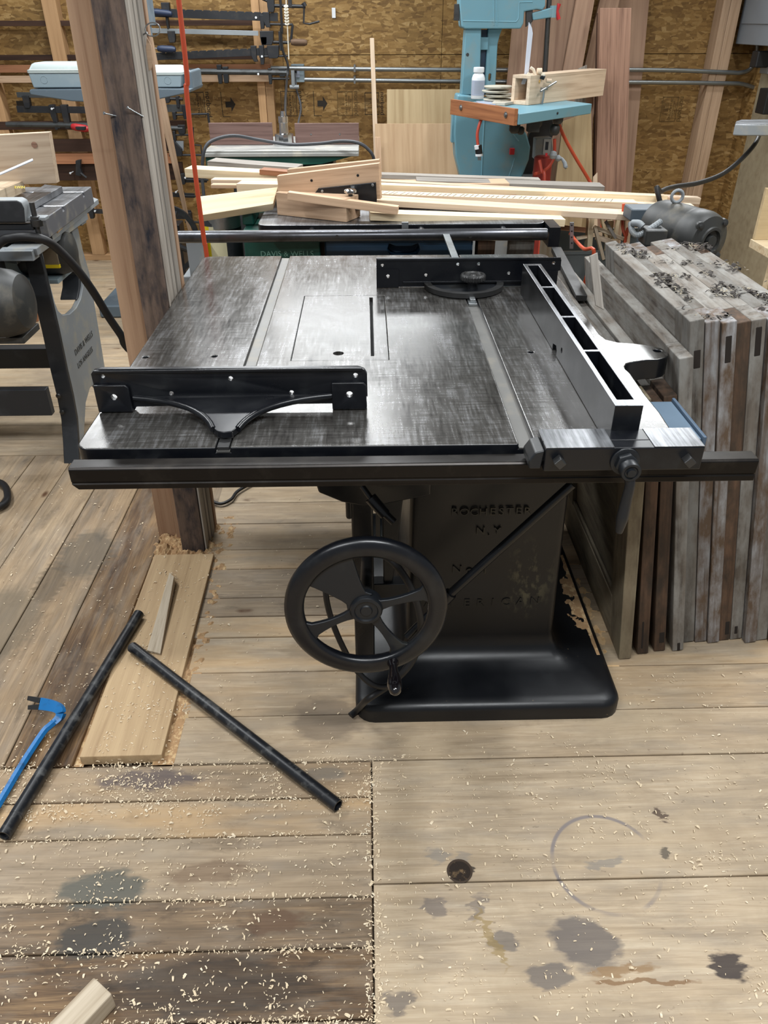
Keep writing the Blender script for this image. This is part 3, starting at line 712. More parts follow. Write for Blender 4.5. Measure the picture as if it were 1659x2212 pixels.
# power cord, looped behind the wheel and ending at the floor
cp = [at(812,1190,1.40), at(850,1215,1.38), at(888,1270,1.36), at(908,1335,1.35), at(905,1390,1.35), at(884,1438,1.34), at(840,1480,1.33), at(795,1510,1.30)]
cpl = smooth_path(cp+[AZ(772,1533,.02), AZ(757,1546,.006)], 6)
m = MB(); m.tube(cpl, .0085, 10); m.build('power_cord', M_cable, saw)
cp = [at(748,1195,1.40), at(712,1225,1.38), at(703,1268,1.36), at(712,1325,1.35), at(738,1392,1.33), at(772,1450,1.32), at(812,1482,1.31), at(850,1475,1.33), at(884,1432,1.36)]
m = MB(); m.tube(smooth_path(cp, 6), .007, 10); m.build('power_cord', M_cable, saw)
# sawdust lying on the foot (loose heap, belongs to no one)

# ------------------------------------------------------------------ rip fence
fen = thing('rip_fence', 'long hollow black rip fence standing across the right side of the saw table', 'rip fence', (.447, 1.65, TZ))
x0, x1, y0, y1, z0, z1 = .423, .472, 1.196, 2.105, TZ+.0008, TZ+.081
m = MB(); m.box(x0, x1, y0, y1, z0, z1)
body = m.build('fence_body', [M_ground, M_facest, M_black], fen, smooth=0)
cm = MB(); w = .010
for a, b in ((1.222,1.452),(1.462,1.66),(1.671,1.885),(1.897,2.09)): cm.box(x0+w, x1-w, a, b, z0+.006, z1+.03)
cm.prism([V((x0-.01,1.635,z0-.01)), V((x0-.01,1.675,z0-.01)), V((x0-.01,1.675,z0+.014)), V((x0-.01,1.645,z0+.020)), V((x0-.01,1.635,z0+.012))], (.018,0,0))
q = AX(1213, 757, x0); cm.cyl((x0-.01,q.y,q.z),(x0+.009,q.y,q.z), .006, n=14)
cut(body, cm)
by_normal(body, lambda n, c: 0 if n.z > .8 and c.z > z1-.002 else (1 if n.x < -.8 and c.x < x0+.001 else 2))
bv = body.modifiers.new('edge', 'BEVEL'); bv.width = .0012; bv.segments = 2; bv.limit_method = 'ANGLE'
m = MB(); m.box(.296, .5655, 1.132, 1.160, .8495, .8935); m.box(.296, .5655, 1.160, 1.203, .8615, .8935)
cb = m.build('clamp_block', M_black, fen, bevel=.002, smooth=0)
m = MB(); m.prism([V((.272,1.136,.852)), V((.292,1.136,.852)), V((.296,1.136,.888)), V((.280,1.136,.884)), V((.270,1.136,.868))], (0,.055,0)); m.build('guide_shoe', M_castbk, fen, bevel=.003)
for xa, xb in ((.297,.412),(.480,.565)):
    m = MB(); m.box(xa,xb,1.133,1.2025,.8938,.8945); m.build('clamp_pad', M_ground, fen, smooth=0)
for px, py in ((1209,1000),(1489,997)):
    p = AY(px, py, 1.120); M = basis((p.x, 1.132, p.z), (1,0,1), z=(0,-1,0)); 
    m = MB(); m.box(-.0075,.0075,-.0075,.0075,0,.018); m.build('square_bolt', M_steeld, fen, M=M, bevel=.0012, smooth=0)
p = AY(1352, 1000, 1.125)
M = basis((p.x, 1.132, p.z), (1,0,0), z=(0,-1,0))
m = MB(); m.lathe([(.025,0),(.025,.004),(.021,.005)], M, 28); m.lathe([(.0195,.005),(.0195,.014),(.0165,.016)], M @ Matrix.Rotation(.3,4,'Z'), 6); nut = m.build('clamp_nut', M_castbk, fen, bevel=.0008)
b0 = AY(1361, 1017, 1.106)
M2 = basis(b0, (1,0,0), z=(0,-1,0))
m = MB(); m.lathe([(.0172,-.012),(.0172,.006),(.016,.008),(.012,.008),(.010,.006),(.0075,.006),(.007,.011),(.0001,.011)], M2, 24)
lp = [b0+V((0,.004,-.010)), AY(1361,1046,1.106), AY(1352,1085,1.106), AY(1344,1120,1.104), AY(1337,1150,1.102)]
rr = [.010,.0085,.0095,.0105,.006]
lp2 = smooth_path(lp, 4); r2 = []
for i in range(len(lp2)):
    t = i/4; j = min(int(t), 3); r2.append(rr[j]+(rr[j+1]-rr[j])*(t-j))
m.tube(lp2, r2, 12); m.build('clamp_lever', M_castbk, fen)

# ------------------------------------------------------------------ mitre gauges
def holes(o, pts, y, r=.0042):
    cm = MB()
    for px, py, rr in pts:
        p = AY(px, py, y); cm.cyl((p.x, y-.05, p.z), (p.x, y+.05, p.z), rr, n=14)
    cut(o, cm)
mg = thing('miter_gauge', 'black cast iron miter gauge with curved bracket at the front left of the saw table', 'miter gauge', (-.26, 1.37, TZ))
FY = 1.369
m = MB()
fp = [(-.523+.018,TZ+.088),(-.02,TZ+.086),(-.008,TZ+.081),(-.003,TZ+.072),(-.0025,TZ+.026),(-.012,TZ+.026),(-.015,TZ+.022),(-.013,TZ+.013),(-.004,TZ+.012),(-.004,TZ+.002),(-.071,TZ+.002),(-.071,TZ+.012),(-.45,TZ+.010),(-.456,TZ+.0015),(-.520,TZ+.0015),(-.523,TZ+.03),(-.524,TZ+.078),(-.518,TZ+.085)]
m.prism([V((x, FY, z)) for x, z in fp], (0,.010,0))
face = m.build('gauge_face', M_black, mg)
holes(face, [(222,813,.0038),(498,818,.0048),(630,848,.0045),(370,850,.0045),(768,811,.0048),(247,857,.0062),(755,851,.0065)], FY)
bv = face.modifiers.new('edge','BEVEL'); bv.width=.0015; bv.segments=2; bv.limit_method='ANGLE'
for xa, xb, hp in ((-.5225,-.456,(247,857,.0062)),(-.071,-.0045,(755,851,.0065))):
    m = MB(); m.prism([V((xa,FY-.008,TZ+.002)), V((xb,FY-.008,TZ+.002)), V((xb,FY-.008,TZ+.052)), V((xb-.006,FY-.008,TZ+.058)), V((xa,FY-.008,TZ+.058))], (0,.0085,0))
    pad = m.build('gauge_pad', M_black, mg)
    holes(pad, [hp], FY-.004); bv = pad.modifiers.new('edge','BEVEL'); bv.width=.002; bv.segments=2; bv.limit_method='ANGLE'
m = MB(); m.box(-.518,-.012,FY-.004,FY+.0005,TZ+.080,TZ+.086); m.build('gauge_lip', M_black, mg, bevel=.0015)
# bracket: curved web from the face down to the bar
def arc(p0, p1, p2, n=10): return [((1-t)**2*p0[0]+2*t*(1-t)*p1[0]+t*t*p2[0], (1-t)**2*p0[1]+2*t*(1-t)*p1[1]+t*t*p2[1]) for t in [k/n for k in range(n+1)]]
L_ = arc((-.452,FY+.001), (-.315,FY-.018), (-.284,1.262)); Rr = arc((-.240,1.262), (-.215,FY-.018), (-.071,FY+.001))
poly = L_+[(-.275,1.250),(-.262,1.246),(-.248,1.250)]+Rr
m = MB(); n = len(poly)
def zz(y): return TZ+.010+.018*max(0,(y-1.246)/(FY-1.246))
m.rings([[V((x,y,zz(y)-.009)) for x,y in poly], [V((x,y,zz(y)+.004)) for x,y in poly]])
m.build('gauge_bracket', M_black, mg, bevel=.004, seg=3)
m = MB(); m.tube([V((x,y,zz(y))) for x,y in L_], .0065, 10); m.tube([V((x,y,zz(y))) for x,y in Rr], .0065, 10); m.build('bracket_rim', M_black, mg)
m = MB(); m.box(-.2725,-.2505,1.218,1.60,TZ-.0072,TZ-.0005); m.box(-.276,-.247,1.250,1.268,TZ-.0005,TZ+.012); m.build('guide_bar', M_steeld, mg, bevel=.001)

mb2 = thing('miter_gauge', 'black miter gauge with knurled knob and half-round protractor, across the far end of the table', 'miter gauge', (.28, 2.17, TZ))
FY = 2.17
fp = [(.026,TZ+.082),(.540,TZ+.078),(.543,TZ+.074),(.544,TZ+.046),(.536,TZ+.042),(.536,TZ+.002),(.026,TZ+.002)]
m = MB(); m.prism([V((x,FY,z)) for x,z in fp], (0,.010,0)); face2 = m.build('gauge_face', M_black, mb2)
holes(face2, [(826,573,.0042),(838,596,.0052),(920,594,.0045),(989,571,.0045),(1034,570,.0045),(1099,590,.0045),(1196,568,.0045),(1186,592,.0045)], FY)
m = MB(); m.box(.475,.536,FY-.007,FY+.001,TZ+.002,TZ+.044); m.build('gauge_pad', M_black, mb2)
m = MB(); m.box(.026,.088,FY-.007,FY+.001,TZ+.002,TZ+.052); pad = m.build('gauge_pad', M_black, mb2); holes(pad, [(838,596,.0052)], FY-.003)
m = MB(); m.box(.028,.541,FY-.003,FY+.001,TZ+.074,TZ+.081); m.box(.1,.46,FY-.004,FY+.001,TZ+.012,TZ+.018); m.build('gauge_lip', M_black, mb2, bevel=.001)
cx, cy = .272, 2.165
m = MB()
ri = [[V((cx+r*math.cos(a), cy-r*.99*abs(math.sin(a)), z)) for r, z in ((.112,TZ+.003),(.112,TZ+.016),(.093,TZ+.016),(.093,TZ+.003))] for a in [PI*k/24 for k in range(25)]]
m.rings(ri); m.build('protractor', M_steeld, mb2)
m = MB(); m.prism([V((cx+.095*math.cos(a), cy-.095*abs(math.sin(a)), TZ+.003)) for a in [PI*k/24 for k in range(25)]], (0,0,.006)); m.build('protractor_web', M_castbk, mb2)
kc = AY(1022, 598, 2.125)
m = MB(); m.cyl((kc.x,2.125,TZ+.009), (kc.x,2.125,kc.z-.008), .014, n=20); m.build('knob_stem', M_castbk, mb2)
rg = []
for r, z in ((.030,-.010),(.034,-.006),(.034,.004),(.031,.008),(.026,.008),(.024,.005),(.010,.005),(.008,.008),(.0001,.008)):
    rg.append([V((kc.x+(r+(.0014*(1 if (k//2)%2 else -1) if r > .029 else 0))*math.cos(2*PI*k/96), 2.125+(r+(.0014*(1 if (k//2)%2 else -1) if r > .029 else 0))*math.sin(2*PI*k/96), kc.z+z)) for k in range(96)])
m = MB(); m.rings(rg); m.build('knurled_knob', M_steeld, mb2, smooth=25)
m = MB(); m.box(.2712,.2938,2.02,2.83,TZ-.0072,TZ-.0004); m.box(.2755,.29,2.03,2.06,TZ-.0004,TZ+.008); m.build('guide_bar', M_steel, mb2, bevel=.001)
# thumb of pencil-thin splinter on the front gauge
# ------------------------------------------------------------------ wooden post
post = thing('wooden_post', 'built-up wooden post of planks and a dark stained timber, standing left of the saw table', 'post', (-.62, 2.16, 0))
def vboard(name, x0, x1, y0, y1, mat, z0=0.0, z1=2.62, lean=0.0, parent=post, bevel=.002):
    a = math.atan2(lean, z1-z0)
    M = basis((x0, y0, z0), V((lean, 0, z1-z0)), z=(0,-1,0))
    m = MB(); m.box(0, z1-z0, -(x1-x0), 0, -(y1-y0), 0)
    return m.build(name, mat, parent, M=M, bevel=bevel, smooth=0)
vboard('plank', -.732, -.672, 2.200, 2.30, M_post, lean=.045)
vboard('plank', -.668, -.632, 2.185, 2.30, M_post, lean=.035)
tim = vboard('timber', -.630, -.556, 2.098, 2.28, M_burnt, lean=.022)
vboard('strip', -.555, -.549, 2.104, 2.150, M_whitestrip, lean=.02)
vboard('strip', -.555, -.5465, 2.154, 2.180, M_whitestrip, lean=.02)
vboard('strip', -.555, -.544, 2.186, 2.230, M_whitestrip, lean=.02)
vboard('strip', -.555, -.541, 2.236, 2.262, M_post, lean=.02)
def nail(p, d, L=.03, r=.0016, name='nail'):
    m = MB(); p = V(p); d = V(d).normalized(); m.cyl(p-d*.01, p+d*L, r, n=8); m.cyl(p+d*L, p+d*(L+.002), r*2.3, n=10); m.build(name, M_steel, post)
nail(AY(248,250,2.096), (-.6,-.7,.25), .028); nail(AY(301,247,2.096), (-.75,-.5,.55), .03)
hk = AY(318,70,2.19)
m = MB(); m.tube([hk+V((.018*math.cos(t)+.014, .01*math.sin(t), .014*math.sin(t)+.006)) for t in [2*PI*k/16 for k in range(16)]], .0016, 6, closed=True); m.cyl(hk+V((-.03,.01,-.012)), hk+V((0,0,0)), .0018); m.build('ring_hook', M_steel, post)
# oblong tag hanging from the hook
m = MB(); q = [AY(317,80,2.20), AY(326,98,2.20), AY(330,130,2.20), AY(326,152,2.20), AY(318,152,2.20), AY(315,110,2.20)]
m.prism(q, (0,.004,0)); o = m.build('hanging_template', M_fir); tag(o, 'thin wooden template hanging from the ring hook on the post', 'template')

# ------------------------------------------------------------------ air hose
hp = [V((-.538,2.70,3.3)), AY(386,0,2.70), AY(403,200,2.70), AY(420,360,2.70), AY(441,520,2.70), AY(447,556,2.70), V((-.55,2.70,.3)), V((-.56,2.72,.03)), V((-.52,2.8,.012))]
m = MB(); m.tube(smooth_path(hp, 6), .0078, 12); o = m.build('air_hose', M_orange); tag(o, 'orange red air hose hanging straight down beside the post', 'hose')

# ------------------------------------------------------------------ grey cast iron machine on the left
dw = thing('machine_with_cast_stand', 'dusty grey slotted-top machine on a cast iron stand with motor, left of the post', 'woodworking machine', (-1.5, 2.9, 0))
XF = -1.17
def fy(px, py, x=XF): return AX(px, py, x)
o_ = [fy(80,522), fy(90,535), fy(103,592), fy(119,653), fy(126,671), fy(136,680), fy(151,678), fy(165,665), fy(175,645), fy(180,618), fy(180,590), fy(169,550), fy(151,480), fy(165,474), fy(179,538), fy(194,592), fy(209,683), fy(228,800), fy(230,840), fy(222,850), fy(205,830), fy(195,838), fy(186,870), fy(182,940), fy(180,1000), fy(172,1000), fy(170,960), fy(166,905), fy(157,855), fy(145,804), fy(126,713), fy(112,653), fy(95,577)]
m = MB(); m.prism([V((XF-.022, p.y, p.z)) for p in o_], (.022,0,0)); fr_ = m.build('end_frame', M_dwgrey, dw, bevel=.004)
# flange along the front leg
fl = [fy(80,524), fy(95,577), fy(112,653), fy(126,713), fy(145,804), fy(157,855), fy(166,905), fy(170,960), fy(172,1004)]
m = MB(); rg = []
for p in fl: rg.append([V((XF,p.y-.004,p.z)), V((XF,p.y+.02,p.z)), V((XF-.062,p.y+.02,p.z)), V((XF-.062,p.y-.004,p.z))])
m.rings(rg); m.build('leg_flange', M_dwdark, dw, bevel=.004)
rl = [fy(151,480), fy(169,550), fy(180,590), fy(180,618), fy(175,645)]
m = MB(); rg = []
for p in rl: rg.append([V((XF-.01,p.y-.02,p.z)), V((XF-.01,p.y+.01,p.z)), V((XF-.08,p.y+.01,p.z)), V((XF-.08,p.y-.02,p.z))])
m.rings(rg); m.build('leg_flange', M_dwdark, dw, bevel=.004)
m = MB()
def yzface(p, rot=0): return Matrix.Translation(V(p)) @ Matrix.Rotation(PI/2,4,'Z') @ Matrix.Rotation(PI/2,4,'X')
q = fy(181,741); m.add_mesh(text_mesh('DAVIS & WELLS', .034, .001), yzface((XF+.0005,q.y,q.z)))
q = fy(184,772); m.add_mesh(text_mesh('LOS ANGELES', .032, .001), yzface((XF+.0005,q.y,q.z)))
m.build('raised_lettering', paint('letter_grey','#3c3d3c',.6), dw, smooth=0)
for px, py in ((128,853),(136,888)):
    p = AX(px, py, XF-.045); m = MB(); m.lathe([(.010,0),(.010,.006),(.006,.009),(.0001,.0095)], basis((XF-.045,p.y-.006,p.z),(1,0,0),z=(0,-1,0)), 16); m.build('bolt', M_steeld, dw)
# stretchers to the frame beyond the picture
a, b = AY(0,842,2.66), AY(120,842,2.66)
m = MB(); m.box(-2.3, XF-.03, 2.665, 2.70, AY(60,899,2.665).z, AY(60,842,2.665).z); m.build('stretcher', M_dwdark, dw, bevel=.004)
m = MB(); m.box(-2.3, XF-.02, 3.20, 3.26, .215, .305); m.build('stretcher', M_dwdark, dw, bevel=.004)
m = MB(); m.prism([V((-2.3+.03, y, z)) for y, z in ((2.64,.82),(2.70,.82),(2.74,.2),(2.70,0),(2.66,0),(2.68,.2))], (.03,0,0)); m.prism([V((-2.3+.03, y, z)) for y, z in ((3.2,.82),(3.3,.82),(3.27,.0),(3.2,0))], (.03,0,0)); m.build('end_frame', M_dwgrey, dw)
m = MB(); m.box(-2.3, -1.15, 2.72, 2.78, .80, .835); m.box(-2.3, -1.15, 3.26, 3.32, .80, .835); m.box(-1.25,-1.14,2.74,3.32,.812,.838); m.build('top_frame', M_dwgrey, dw, bevel=.003)
# bracket plate on the front
q0, q1, q2, q3 = AZ(2,551,.80), AZ(34,555,.80), AZ(78,523,.80), AZ(48,523,.80)
m = MB(); m.hexa([p-V((0,0,.026)) for p in (q0,q1,q2,q3)], [q0,q1,q2,q3]); m.build('bracket_plate', M_steel, dw, bevel=.002)
# side ledge under the slotted table, covered in dust
E_ = [AZ(95,497,.855), AZ(112,508,.855), AZ(212,430,.855), AZ(196,424,.855)]
m = MB(); m.hexa([p-V((0,0,.02)) for p in E_], E_); led = m.build('ledge', M_dwgrey, dw, bevel=.002)
m = MB(); m.tube([V((p.x, p.y, .857)) for p in (E_[0]+(E_[1]-E_[0])*.55+V((.02,.02,0)), (E_[0]+E_[3])/2*.5+(E_[1]+E_[2])/2*.5, E_[2]*.6+E_[3]*.4-V((.01,.02,0)))], [.010,.013,.008], 8); m.build('sawdust_ridge', M_sawdp, led)
# slotted table
M_dwside = paint('cast_side', '#55565a', .55, dirt='#8d8777', amt=.45, scale=12)
t0, t1, t2 = AX(97,472,-1.165), AX(198,402,-1.13), 0
ZT = .925
A_ = AZ(97,472,ZT); B_ = AZ(197,403,ZT); A_.z = B_.z = ZT
dx = V((-1,0,0)); dv = (B_-A_)
m = MB(); m.hexa([A_-V((0,0,.066)), B_-V((0,0,.066)), B_+dx*1.1-V((0,0,.066)), A_+dx*1.1-V((0,0,.066))], [A_, B_, B_+dx*1.1, A_+dx*1.1])
tb = m.build('slotted_table', [M_ground, M_dwside], dw, smooth=0)
cm = MB()
for t in (.345, .80):
    p = A_+dv*t; cm.box(p.x-1.3, p.x+.1, p.y-.010, p.y+.010, ZT-.016, ZT+.05)
cut(tb, cm); by_normal(tb, lambda n, c: 0 if n.z > .8 and c.z > ZT-.01 else 1)
bv = tb.modifiers.new('edge','BEVEL'); bv.width=.0025; bv.limit_method='ANGLE'
# steel fence lying on the table
f0, f1, f2, f3 = AZ(66,441,ZT+.024), AZ(134,402,ZT+.024), AZ(96,398,ZT+.024), AZ(36,440,ZT+.024)
m = MB(); m.hexa([p-V((0,0,.0235)) for p in (f0,f1,f2,f3)], [f0,f1,f2,f3]); m.build('sliding_plate', M_ground, dw, bevel=.002)
# rounded guard casting at the left front
g = [AY(-80,436,2.62), AY(38,436,2.62), AY(52,446,2.62), AY(60,465,2.62), AY(64,497,2.62), AY(-80,480,2.62)]
g = [AY(-80,433,2.62), AY(36,432,2.62), AY(46,437,2.62), AY(53,450,2.62), AY(55,475,2.62), AY(56,482,2.62), AY(-80,482,2.62)]
m = MB(); m.prism(g, (.0,.055,0)); gd = m.build('guard', [M_dwdark, M_dwgrey], dw, bevel=.006); by_normal(gd, lambda n, c: 1 if n.z > .2 or n.x > .5 else 0)
g = [AY(-80,484,2.64), AY(70,484,2.64), AY(74,498,2.64), AY(-80,498,2.64)]
m = MB(); m.prism(g, (0,.04,0)); m.build('guard_base', M_dwdark, dw, bevel=.004)
g = AY(64,474,2.64)
m = MB(); m.box(g.x-.02, g.x+.05, g.y, g.y+.04, g.z-.006, g.z+.006); m.build('clamp_lug', M_dwgrey, dw, bevel=.003)
m = MB(); m.cyl(AY(68,437,2.65), AY(85,512,2.65), .0085, n=12); p = AY(76,472,2.645); m.lathe([(.016,-.006),(.016,.006),(.009,.008)], Matrix.Translation(p), 6); p = AY(79,480,2.645); m.lathe([(.018,-.012),(.019,.008),(.009,.010)], Matrix.Translation(p), 20); m.build('clamp_bolt', M_steeld, dw)
m = MB(); m.box(-2.3, -1.27, 2.70, 2.76, .58, .84); m.build('apron', M_dwdark, dw)
# motor, lower left
mc = AY(-10,655,2.55)
MM = basis(mc, (0,1,0), z=(1,.12,.05))
m = MB(); m.lathe([(.03,-.22),(.09,-.2),(.108,-.16),(.112,-.02),(.112,.03),(.104,.07),(.088,.10),(.05,.115),(.03,.118),(.0001,.118)], MM, 32); mo = m.build('motor', M_motor, dw)
m = MB(); pl = [MM @ V((.1128*math.cos(a), .1128*math.sin(a), z)) for z in (-.06,.01) for a in (0,)]
rg = [[MM @ V((r*math.cos(a), r*math.sin(a), z)) for r, z in ((.1135,-.07),(.1135,.02),(.111,.02),(.111,-.07))] for a in [math.radians(d) for d in range(-115,-69,5)]]
m.rings(rg); m.build('name_plate', paint('plate_grey','#85878c',.5), mo)
m = MB(); m.box(mc.x-.09, mc.x+.07, mc.y-.02, mc.y+.13, mc.z-.135, mc.z-.112); m.build('motor_foot', M_motor, mo, bevel=.003)
m = MB(); m.box(mc.x-.3, mc.x-.02, mc.y+.08, 2.74, mc.z-.16, mc.z-.136); m.box(mc.x-.3,mc.x-.22,2.70,2.76,mc.z-.16,.6); m.build('motor_shelf', M_dwdark, dw, bevel=.003)
m = MB(); cpts = [AY(-60,585,2.60), AY(0,524,2.62), AY(25,514,2.62), AY(58,511,2.62), AY(95,518,2.64), AY(125,538,2.68), AY(165,580,2.72), AY(200,628,2.76), AY(235,685,2.80), AY(262,725,2.82), AY(276,752,2.84), V((-.82,2.85,.3)), V((-.80,2.86,.02))]
m.tube(smooth_path(cpts, 6), .0145, 12); m.build('power_cable', M_cable, dw)
# second motor inside the frame, with a yellow tag
mc2 = AY(118,545,3.02)
m = MB(); m.lathe([(.03,-.14),(.07,-.125),(.08,-.09),(.08,.09),(.07,.125),(.03,.14),(.0001,.14)], basis(mc2+V((-.06,0,.0)), (0,0,1), z=(1,0,0)), 24); mo2 = m.build('motor', M_motor, dw)
m = MB(); p = AY(106,540,2.95); m.box(p.x-.03,p.x+.03,2.935,2.945,p.z-.05,p.z+.02); m.build('name_plate', paint('plate_tan','#7a6d58',.5), mo2, smooth=0)
m = MB(); m.box(p.x-.032,p.x+.032,2.932,2.944,p.z-.062,p.z-.05); m.build('yellow_tag', M_yellow, mo2, smooth=0)
m = MB(); m.box(mc2.x-.15,mc2.x+.02,2.94,3.12,mc2.z-.098,mc2.z-.08); m.box(mc2.x-.15,mc2.x-.12,2.78,3.3,mc2.z-.1,.83); m.build('motor_plate', M_boxgr, dw, bevel=.003)

# things lying on it
def lying_screwdriver():
    t = thing('screwdriver', 'blue and yellow handled screwdriver lying on the slotted machine top', 'screwdriver', AZ(40,410,ZT+.04))
    p0, p1 = AZ(20,413,ZT+.042), AZ(66,410,ZT+.042)
    M = basis(p0, (1,0,0), z=p1-p0)
    L = (p1-p0).length
    m = MB(); m.lathe([(.010,0),(.0125,.006),(.0125,.010)], M, 20); m.lathe([(.0125,.010),(.011,.012),(.011,.016)], M, 20); m.build('collar', M_yellow, t)
    m = MB(); m.lathe([(.011,.013),(.0155,.02),(.0165,L*.5),(.016,L*.85),(.010,L),(.0001,L+.002)], M, 20); m.build('handle', M_navy, t)
    m = MB(); m.add_mesh(text_mesh('IRWIN', .015, .0006), face_y((p0+p1)/2+V((.004,-.0105,.0125))) @ Matrix.Rotation(-.7,4,'X')); m.build('handle_print', M_yellow, t, smooth=0)
    m = MB(); m.cyl(p0, p0+V((-.05,.0,-.012)), .003); m.build('shaft', M_steeld, t)
lying_screwdriver()
beam('pale_board', (0,0,0),(1,0,0),.1,.1,M_pine) if False else None
a, b = AY(-90,412,2.80), AY(54,378,2.95)
q = [AZ(-60,436,.99), AZ(50,390,.99), AZ(44,378,.99), AZ(-60,372,.99)]
M = basis(q[0], q[1]-q[0], z=(0,0,1)); I = M.inverted(); m = MB(); m.prism([I @ p for p in q], (0,0,-.040)); bd = m.build('pale_board', M_pine2, M=M, bevel=.0015, smooth=0)
tag(bd, 'short pale board lying behind the blue screwdriver on the slotted machine top', 'board')
st = bar('metal_strip', AY(-60,402,2.98), AY(71,345,3.02), .004, .012, M_seg, up=(0,-.5,1)); tag(st, 'narrow white metal strip leaning across the light board on the left', 'strip')
bg = slab('wide_board', AY(-140,299,3.14), AY(104,286,3.14), AY(-140,405,3.14), AY(122,396,3.14), .038, M_pink, across=True); tag(bg, 'wide light board with wavy grain standing on edge behind the slotted machine', 'board')
m = MB(); k = AY(74,313,3.138); m.lathe([(.011,0),(.007,.0006),(.0001,.0008)], basis(k,(1,0,0),z=(0,-1,0)), 14); m.build('knot', M_brown, bg)
# boards on the floor behind the stand
o = slab('orange_board', AY(62,668,2.98) , AY(74,655,3.02), AY(50,702,2.98), AY(78,680,3.02), .02, M_rail) if False else None
q = [AZ(52,701,.02), AZ(75,678,.02), AZ(68,655,.14), AZ(55,664,.14)]
yq = AZ(52,706,0).y; o = slab('scrap_board', AY(40,610,yq), AY(72,600,yq+.1), AY(44,704,yq), AY(84,690,yq+.1), .02, M_rail, floor=0); tag(o, 'small orange brown board standing on edge on the floor beside the motor', 'board')
# grey foot of the machine with the two boxes and the tray it carries
sh = thing('machine_with_tray', 'slate grey machine tray on a column, half hidden behind the wooden post', 'machine', (-1.36, 4.66, 0))
yb = 4.55
tr = [AY(62,196,yb), AY(66,205,yb), AY(155,219,yb), AY(200,221,yb), AY(300,218,yb), AY(345,214,yb), AY(410,200,yb), AY(413,192,yb), AY(340,191,yb), AY(66,193,yb)]
m = MB(); m.prism(tr, (0,.36,0)); m.build('tray', M_tray, sh, bevel=.006)
q = AY(411,152,yb+.1); m = MB(); m.box(AY(398,160,yb+.03).x+.006, q.x+.012, yb+.06, yb+.34, 1.19, q.z); m.build('tray_end', M_tray, sh, bevel=.01)
m = MB(); m.cyl((-1.36,4.73,.05), (-1.36,4.73,1.14), .07, n=24); m.build('column', M_tray, sh)
q = AZ(216,668,0)
m = MB(); m.box(-1.60,-1.06,4.52,4.95,0,.075); m.build('machine_foot', M_tray, sh, bevel=.012)
def gbox(pxl, pxr, ylid, ybot, label):
    l, r = AY(pxl, ybot, yb+.03), AY(pxr, ybot, yb+.03); zt = AY(pxl, ylid, yb+.03).z; z0 = AY(340,190.5,yb).z+.001
    t = thing('lidded_box', label, 'box', ((l.x+r.x)/2, yb+.15, z0), 'grey lidded boxes on the tray')
    h = zt-z0
    m = MB(); m.prism([V((x, yb+.03, z)) for x, z in ((l.x+.012,z0),(r.x-.012,z0),(r.x,z0+h*.60),(l.x,z0+h*.60))], (0,.22,0)); bo = m.build('box_body', M_boxgr, t, bevel=.006)
    kx = r.x-.075 if pxl > 200 else l.x+.075
    m = MB(); m.tube([V((kx+.017*math.cos(a), yb+.0295, z0+h*.33+.017*math.sin(a))) for a in [2*PI*k/24 for k in range(24)]], .0012, 6, closed=True); m.build('knockout', M_boxgr, bo)
    S2 = [(z0+h*.60,-.004),(z0+h*.72,-.004),(z0+h*.74,.004),(z0+h*.95,.018),(z0+h,.03)]
    m = MB(); m.rings([[V((x,y,z)) for x,y in rrect(l.x+i,r.x-i,yb+.03+i,yb+.25-i,.012,3)] for z,i in S2]); m.build('lid', M_boxlid, t)
gbox(68, 205, 136, 193, 'pale grey lidded box on the tray, left of the post')
gbox(262, 396, 144, 193, 'pale grey lidded box on the tray, right of the post')
# blue tool head peeping past the post
q = AY(312,22,5.0)
m = MB(); m.box(q.x-.10,q.x+.03,4.95,5.1,q.z-.07,q.z+.3); m.cyl((q.x+.0,5.0,q.z-.12),(q.x+.0,5.0,q.z-.05),.025); o = m.build('tool_head', M_tray, sh, bevel=.004)
# narrow leaning stick right of the post
o = slab('thin_board', AY(300,60,5.35), AY(324,62,5.35), AY(404,490,5.27), AY(410,490,5.27), .03, M_fir, floor=0.0); tag(o, 'long thin board leaning at a slant just right of the wooden post', 'board')
# spoked handwheel at floor level behind the post
hw = thing('spoked_handwheel', 'black spoked handwheel on a low hub, seen just right of the post', 'handwheel', AY(372,520,4.3))
hc = AY(358,520,4.3)
m = MB(); m.rings([[hc+V((r*math.sin(a)*.9, r*math.sin(a)*.42+dd, r*math.cos(a))) for r, dd in ((.185,-.01),(.185,.01),(.16,.01),(.16,-.01))] for a in [2*PI*k/48 for k in range(48)]], loop=True); m.build('rim', M_castbk, hw)
for k in range(4):
    a = .5+k*PI/2; m = MB(); m.tube([hc+V((.02*math.sin(a),0,.02*math.cos(a))), hc+V((.165*math.sin(a)*.9,.165*math.sin(a)*.42,.165*math.cos(a)))], [.018,.012], 8); m.build('spoke', M_castbk, hw)
m = MB(); m.lathe([(.03,-.05),(.03,.05)], basis(hc,(1,0,0),z=(.4,-.9,0)), 16); m.cyl(hc, V((hc.x,4.42,hc.z)), .02); m.build('hub', M_castbk, hw)
m = MB(); m.box(hc.x-.06,hc.x+.06,4.40,4.52,.0,hc.z+.06); m.build('stand', M_castbk, hw, bevel=.006)
